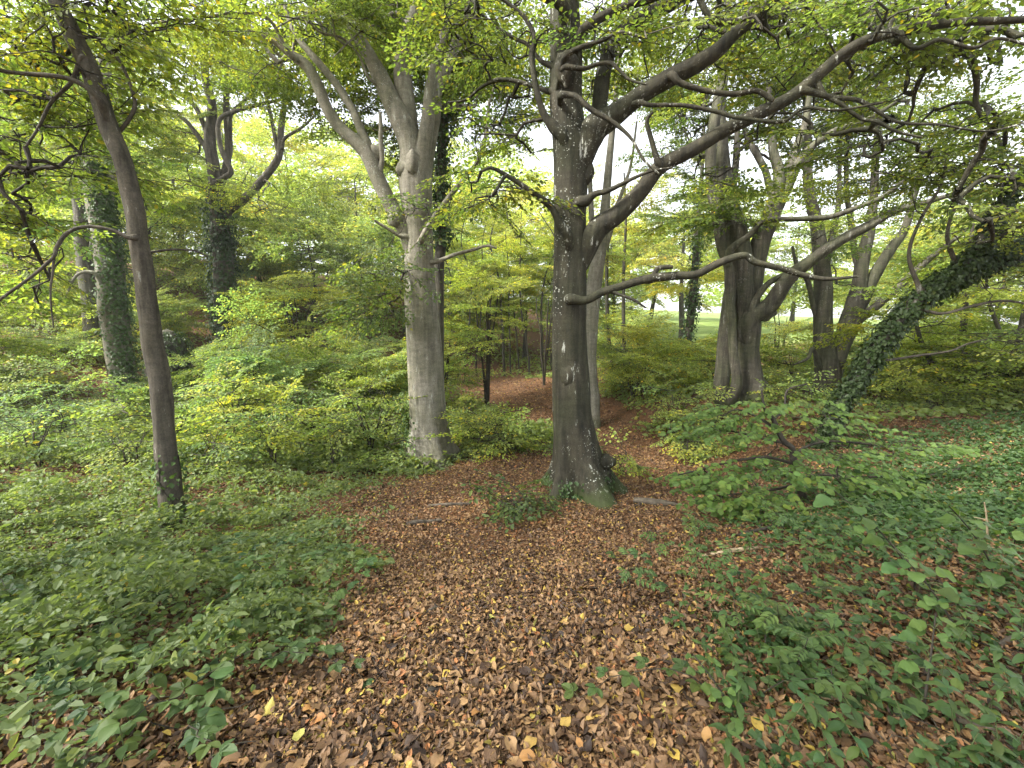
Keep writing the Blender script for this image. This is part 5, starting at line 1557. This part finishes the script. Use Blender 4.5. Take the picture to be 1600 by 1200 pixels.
def herb(x, y, kind, label, group, name, size=1.0, color=(0.055, 0.10, 0.032)):
    g = np.array((x, y, float(gz(x, y)[0])))
    root = thing(name, g, label, "plant", group)
    up = np.array((rng.normal(0, 0.18), rng.normal(-0.05, 0.18), 1.0))
    if kind == 'mercury':
        H = rng.uniform(0.10, 0.26) * size
        s = np.linspace(0, 1, 6)[:, None]
        C = up * s * H + np.array((rng.normal(0, 0.04), rng.normal(0, 0.04), 0)) * s ** 2
        C[0, 2] -= 0.03
        stem(root, C, 0.0028, 0.0015)
        a = rng.uniform(0, 3.14)
        for j in range(4):
            p_ = C[2 + j] if j < 4 else C[-1]
            for sd in (0, math.pi):
                aa = a + sd + rng.normal(0, 0.2)
                add_leaf(root, LV_LAN[rng.integers(5)], p_, (math.cos(aa), math.sin(aa), rng.uniform(-0.35, 0.25)), np.array((0.1, -0.1, 1)), rng.uniform(0.042, 0.078) * size * (1.0 if j else 0.75), color)
            a += 1.45
        add_leaf(root, LV_LAN[0], C[-1], (math.cos(a), math.sin(a), 0.4), np.array((0, -0.2, 1)), 0.045 * size, color)
    elif kind == 'ash':
        H = rng.uniform(0.14, 0.34) * size
        s = np.linspace(0, 1, 6)[:, None]
        C = up * s * H
        C[0, 2] -= 0.03
        stem(root, C, 0.003, 0.0018, M_TWIG)
        a = rng.uniform(0, 6.28)
        for j in range(int(rng.integers(4, 7))):
            add_leaf(root, LV_PIN[rng.integers(4)], C[min(5, 3 + j // 2)], (math.cos(a), math.sin(a), rng.uniform(-0.15, 0.35)), np.array((0, -0.1, 1)), rng.uniform(0.11, 0.18) * size, color)
            a += 2.2 + rng.normal(0, 0.3)
    elif kind == 'bramble':
        L = rng.uniform(0.35, 0.7) * size
        a0 = rng.uniform(0, 6.28)
        s = np.linspace(0, 1, 9)
        C = np.stack([math.cos(a0) * L * s, math.sin(a0) * L * s, L * (0.75 * s - 0.75 * s ** 2) + 0.04], -1) + rng.normal(0, 0.008, (9, 3))
        C[:, 2] += gz(g[0] + C[:, 0], g[1] + C[:, 1]) - g[2]
        C[0, 2] -= 0.06
        stem(root, C, 0.003, 0.0015, M_TWIG)
        for j in range(1, 9):
            aa = a0 + (1 if j % 2 else -1) * rng.uniform(0.5, 1.2)
            add_leaf(root, LV_TRI[rng.integers(4)], C[j], (math.cos(aa), math.sin(aa), rng.uniform(0.0, 0.5)), np.array((0, -0.1, 1)), rng.uniform(0.07, 0.115) * size, color)
    elif kind == 'broad':
        H = rng.uniform(0.30, 0.5) * size
        a0 = rng.uniform(0, 6.28)
        s = np.linspace(0, 1, 9)
        C = np.stack([math.cos(a0) * H * 0.8 * s ** 1.6, math.sin(a0) * H * 0.8 * s ** 1.6, H * s], -1)
        C[0, 2] -= 0.04
        stem(root, C, 0.006, 0.0028, M_TWIG)
        a = rng.uniform(0, 6.28)
        for j in range(18):
            i = 2 + j // 3
            a += 2.4 + rng.normal(0, 0.3)
            pd = np.array((math.cos(a), math.sin(a), 0.25))
            e = C[i] + pd * rng.uniform(0.025, 0.085) * size
            V, F4, _ = tube(np.array([C[i], (C[i] + e) / 2 + (0, 0, 0.008), e]), np.array((0.0024, 0.002, 0.0017)), 4)
            link("leaf_stalk", make_mesh("leaf_stalk", [(V, F4, 0, 0.5)], [M_STEM], (0,)), root)
            add_leaf(root, LV_BROAD[rng.integers(5)], e, (math.cos(a), math.sin(a), rng.uniform(-0.45, 0.0)), np.array((rng.normal(0, 0.2), -0.25, 1)), rng.uniform(0.04, 0.085) * size, color)
    elif kind == 'oval':
        H = rng.uniform(0.10, 0.22) * size
        s = np.linspace(0, 1, 5)[:, None]
        C = up * s * H
        C[0, 2] -= 0.03
        stem(root, C, 0.0025, 0.0012)
        a = rng.uniform(0, 6.28)
        for j in range(7):
            a += 2.4
            add_leaf(root, LV_OVAL[rng.integers(5)], C[2 + j % 3], (math.cos(a), math.sin(a), rng.uniform(-0.3, 0.3)), np.array((0, -0.1, 1)), rng.uniform(0.035, 0.07) * size, color)
    return root


def scatter(n, x0, x1, y0, y1, pmin, ok=None):
    out = []
    tries = 0
    while len(out) < n and tries < 8000:
        tries += 1
        yv = math.exp(rng.uniform(math.log(y0), math.log(y1)))
        u = rng.uniform(x0, x1)
        xv = P(u, 900, yv)[0]
        if path_field(np.array([xv]), np.array([yv]))[0] < pmin:
            continue
        if all(math.hypot(xv - a, yv - b) > 0.07 * yv for a, b in out):
            out.append((xv, yv))
    return out


for x_, y_ in scatter(95, 1060, 1660, 1.25, 4.0, 1.04):
    herb(x_, y_, 'mercury', "upright herb with narrow drooping leaves on the leaf-strewn bank", "narrow-leaved herbs on the leaf-strewn bank", "narrow_leaved_herb", color=(0.044, 0.074, 0.024))
for x_, y_ in scatter(14, 990, 1330, 1.6, 4.0, 1.02):
    herb(x_, y_, 'ash', "ash seedling with feathered leaves at the leafy path's edge", "ash seedlings at the path's edge", "ash_seedling", color=(0.046, 0.078, 0.025))
for (px, py, Y, lab, s) in [(1430, 940, 2.35, "tallest broad-leaved sapling arching over the bank", 1.35), (1560, 900, 2.3, "broad-leaved sapling with yellowing leaves next to the tallest one", 1.2), (1500, 1000, 1.9, "broad-leaved sapling rooted below the tallest one on the bank", 1.0),
                            (1590, 800, 2.9, "pale-leaved sapling at the bank's outer edge", 1.0), (1440, 1130, 1.5, "low broad-leaved seedling nearest the bottom corner of the bank", 0.8), (1150, 1120, 1.5, "broad-leaved seedling at the bottom of the path's edge", 0.7)]:
    w_ = P(px, py, Y)
    herb(w_[0], Y, 'broad', lab, None, "broad_leaved_sapling", s, (0.050, 0.086, 0.026))
for x_, y_ in scatter(46, -60, 560, 1.35, 4.2, 1.12):
    herb(x_, y_, 'bramble', "arching bramble shoot with leaves in threes beside the path", "bramble shoots beside the path", "bramble_shoot", color=(0.042, 0.070, 0.026))
for x_, y_ in scatter(50, -60, 640, 1.25, 3.4, 1.0):
    herb(x_, y_, 'oval', "small oval-leaved herb among the fallen leaves below the brambles", "oval-leaved herbs below the brambles", "oval_leaved_herb", 1.15, color=(0.046, 0.076, 0.026))
for x_, y_ in scatter(50, 1040, 1660, 1.25, 3.6, 1.02):
    herb(x_, y_, 'oval', "small oval-leaved herb low on the leaf-strewn bank", "oval-leaved herbs on the leaf-strewn bank", "oval_leaved_herb", 0.8, color=(0.046, 0.076, 0.026))
for x_, y_ in scatter(22, 1030, 1660, 1.5, 4.2, 1.05):
    herb(x_, y_, 'bramble', "bramble shoot trailing over the leaf-strewn bank", "bramble shoots on the leaf-strewn bank", "bramble_shoot", 0.9, color=(0.042, 0.070, 0.025))
for (px, Y, lab) in [(470, 2.9, "leafy bramble clump jutting onto the path"), (560, 2.75, "dark bramble spray lying on the path's edge")]:
    w_ = ground_at(px, Y, 950)
    herb(w_[0], Y, 'bramble', lab, None, "bramble_shoot", 1.1, (0.05, 0.088, 0.03))

# ------------------------------------------------------------------ twig litter, too small to pick apart
tp = []
X, Y = polar(420, 1.15, 7.0)
for x_, y_ in zip(X, Y):
    L_ = rng.uniform(0.05, 0.24)
    a_ = rng.uniform(0, 6.28)
    s_ = np.linspace(-0.5, 0.5, 4)
    xx = x_ + math.cos(a_) * L_ * s_ + rng.normal(0, 0.006, 4)
    yy = y_ + math.sin(a_) * L_ * s_ + rng.normal(0, 0.006, 4)
    C_ = np.stack([xx, yy, gz(xx, yy) + 0.035 + rng.normal(0, 0.006, 4)], -1)
    V, F4, _ = tube(C_, np.linspace(0.0032, 0.0016, 4) * rng.uniform(0.6, 1.3), 4)
    tp.append((V, F4, int(rng.integers(0, 2)), 0.5))
tw = link("twig_litter", make_mesh("twig_litter", tp, [M_DEAD, M_DEADDARK], (0, 1)))
tag(tw, "thin broken twigs strewn over the fallen leaves", "twigs", kind="stuff")

# ------------------------------------------------------------------ fallen wood
def dead(name, label, pts, d0, d1, mat, lift=0.0, twig=None):
    T = px_limb(pts, d0, d1)
    for t in T:
        zg = float(gz(t[0], t[1])[0])
        t[2] = max(t[2], zg + t[3] * 0.6 + lift) if lift else zg + t[3] * 0.7 + 0.02
    g = T[0, :3].copy()
    root = thing(name, g, label, "branch")
    limb_mesh(T, "main_stem", mat, root, 9, 0.16, n_per=5)
    for tw in twig or []:
        T2 = px_limb(tw, d0, d1)
        for t in T2:
            t[2] = max(t[2], float(gz(t[0], t[1])[0]) + 0.02)
        limb_mesh(T2, "side_branch", mat, root, 6, 0.12, n_per=4)


dead("fallen_branch", "mossy dark log end half buried in leaves beside the middle beech", [(990, 784, 9), (1005, 783, 12), (1025, 785, 12), (1045, 791, 9), (1060, 794, 5)], 5.6, 5.4, M_DEAD, twig=[[(1012, 786, 6), (1003, 792, 5), (992, 797, 3)]])
dead("fallen_branch", "bent pale broken branch on the bank", [(1095, 862, 4), (1112, 853, 5), (1130, 845, 7), (1150, 845, 8), (1170, 852, 7), (1188, 862, 5), (1202, 871, 3)], 3.3, 3.15, M_DEADPALE)
dead("fallen_branch", "long dark crooked branch lying along the bank's ridge", [(1150, 840, 3), (1172, 828, 5), (1198, 834, 7), (1228, 834, 7), (1250, 830, 7), (1268, 840, 5), (1285, 846, 3)], 3.6, 3.5, M_DEADDARK)
dead("fallen_branch", "dark branch in the ivy behind the ridge", [(1420, 770, 3), (1450, 765, 5), (1485, 758, 6), (1505, 750, 4)], 5.2, 5.2, M_DEADDARK)
dead("fallen_branch", "thick pale stick poking in at the bank's edge", [(1552, 1053, 8), (1575, 1043, 10), (1600, 1030, 12), (1660, 1005, 14)], 1.85, 1.95, M_DEAD)
dead("fallen_branch", "grey stick half hidden under leaves in the bottom corner", [(1478, 1145, 8), (1500, 1158, 10), (1530, 1172, 11), (1570, 1190, 9)], 1.48, 1.4, M_DEAD)
dead("fallen_branch", "thin bleached stick between the narrow-leaved herbs", [(1270, 1098, 4), (1300, 1110, 6), (1325, 1120, 6), (1345, 1135, 4)], 1.62, 1.55, M_DEADPALE)
dead("fallen_branch", "straight bleached twig above the bleached stick on the bank", [(1300, 1082, 3), (1340, 1074, 4), (1385, 1070, 3)], 1.72, 1.72, M_DEADPALE)
dead("exposed_root", "surface root crossing the path before the hump", [(635, 825, 5), (652, 817, 8), (668, 812, 6), (690, 806, 4)], 4.9, 5.1, M_DEAD)
dead("exposed_root", "long thin root near the path's green edge", [(670, 790, 4), (700, 788, 5), (735, 787, 4)], 5.6, 5.6, M_DEAD)
dead("fallen_branch", "short dark stick lying on the path", [(665, 973, 4), (675, 966, 7), (686, 958, 5)], 2.5, 2.6, M_DEAD)
dead("fallen_branch", "dark stub lying in the leaves lower on the path", [(668, 1090, 7), (678, 1086, 11), (690, 1083, 8)], 1.72, 1.74, M_DEADDARK)
dead("bare_twig", "bleached bare twig standing on the bank", [(1543, 842, 3), (1542, 825, 3), (1541, 805, 2.5), (1538, 785, 2)], 2.95, 2.95, M_DEADPALE, lift=0.001, twig=[[(1542, 812, 2), (1530, 810, 2), (1522, 808, 1.5)]])
dead("bramble_cane", "bare cane curving over the leaves below the brambles", [(240, 1035, 2), (300, 1030, 3), (350, 1010, 3), (400, 985, 2)], 2.0, 2.2, M_STEM, lift=0.001)
# dark stump behind the slim tree
sr = ground_at(268, 15.5)
stump_pts = np.array([(*(sr - (0, 0, 0.3)), 0.75), (*(sr + (0, 0, 0.6)), 0.7), (*(sr + (0.05, 0, 1.5)), 0.55), (*(sr + (0.05, 0, 2.0)), 0.25)])
sroot = thing("ivied_stump", sr, "dark ivied stump beyond the slim leaning tree", "stump")
_, sC, sR = limb_mesh(stump_pts, "trunk", B_FAR, sroot, 18, 0.2, 0.2)
ivy_on(sroot, sC, sR, 1200, 0.09, (0.03, 0.05, 0.018), r_out=0.08)

# ------------------------------------------------------------------ the damp air between the trunks
HAZE = 0.0008
mh, nt, out = nodes_of("haze")
pv = N_(nt, "ShaderNodeVolumePrincipled")
pv.inputs['Color'].default_value = (0.93, 0.96, 0.95, 1)
pv.inputs['Density'].default_value = HAZE
pv.inputs['Anisotropy'].default_value = 0.3
nt.links.new(pv.outputs[0], out.inputs['Volume'])
lo, hi = np.array((-260, -100, GZ.min() - 1.0)), np.array((260, 380, max(GZ.max(), 32.0) + 2.0))
bv = np.array([[lo[0] if i & 1 == 0 else hi[0], lo[1] if i & 2 == 0 else hi[1], lo[2] if i & 4 == 0 else hi[2]] for i in range(8)])
bf = np.array([(0, 2, 3, 1), (4, 5, 7, 6), (0, 1, 5, 4), (2, 6, 7, 3), (0, 4, 6, 2), (1, 3, 7, 5)])
hz = link("haze", make_mesh("haze", [(bv, bf, 0, 0.5)], [mh]))
tag(hz, "thin pale haze between the trees", "haze", kind="stuff")
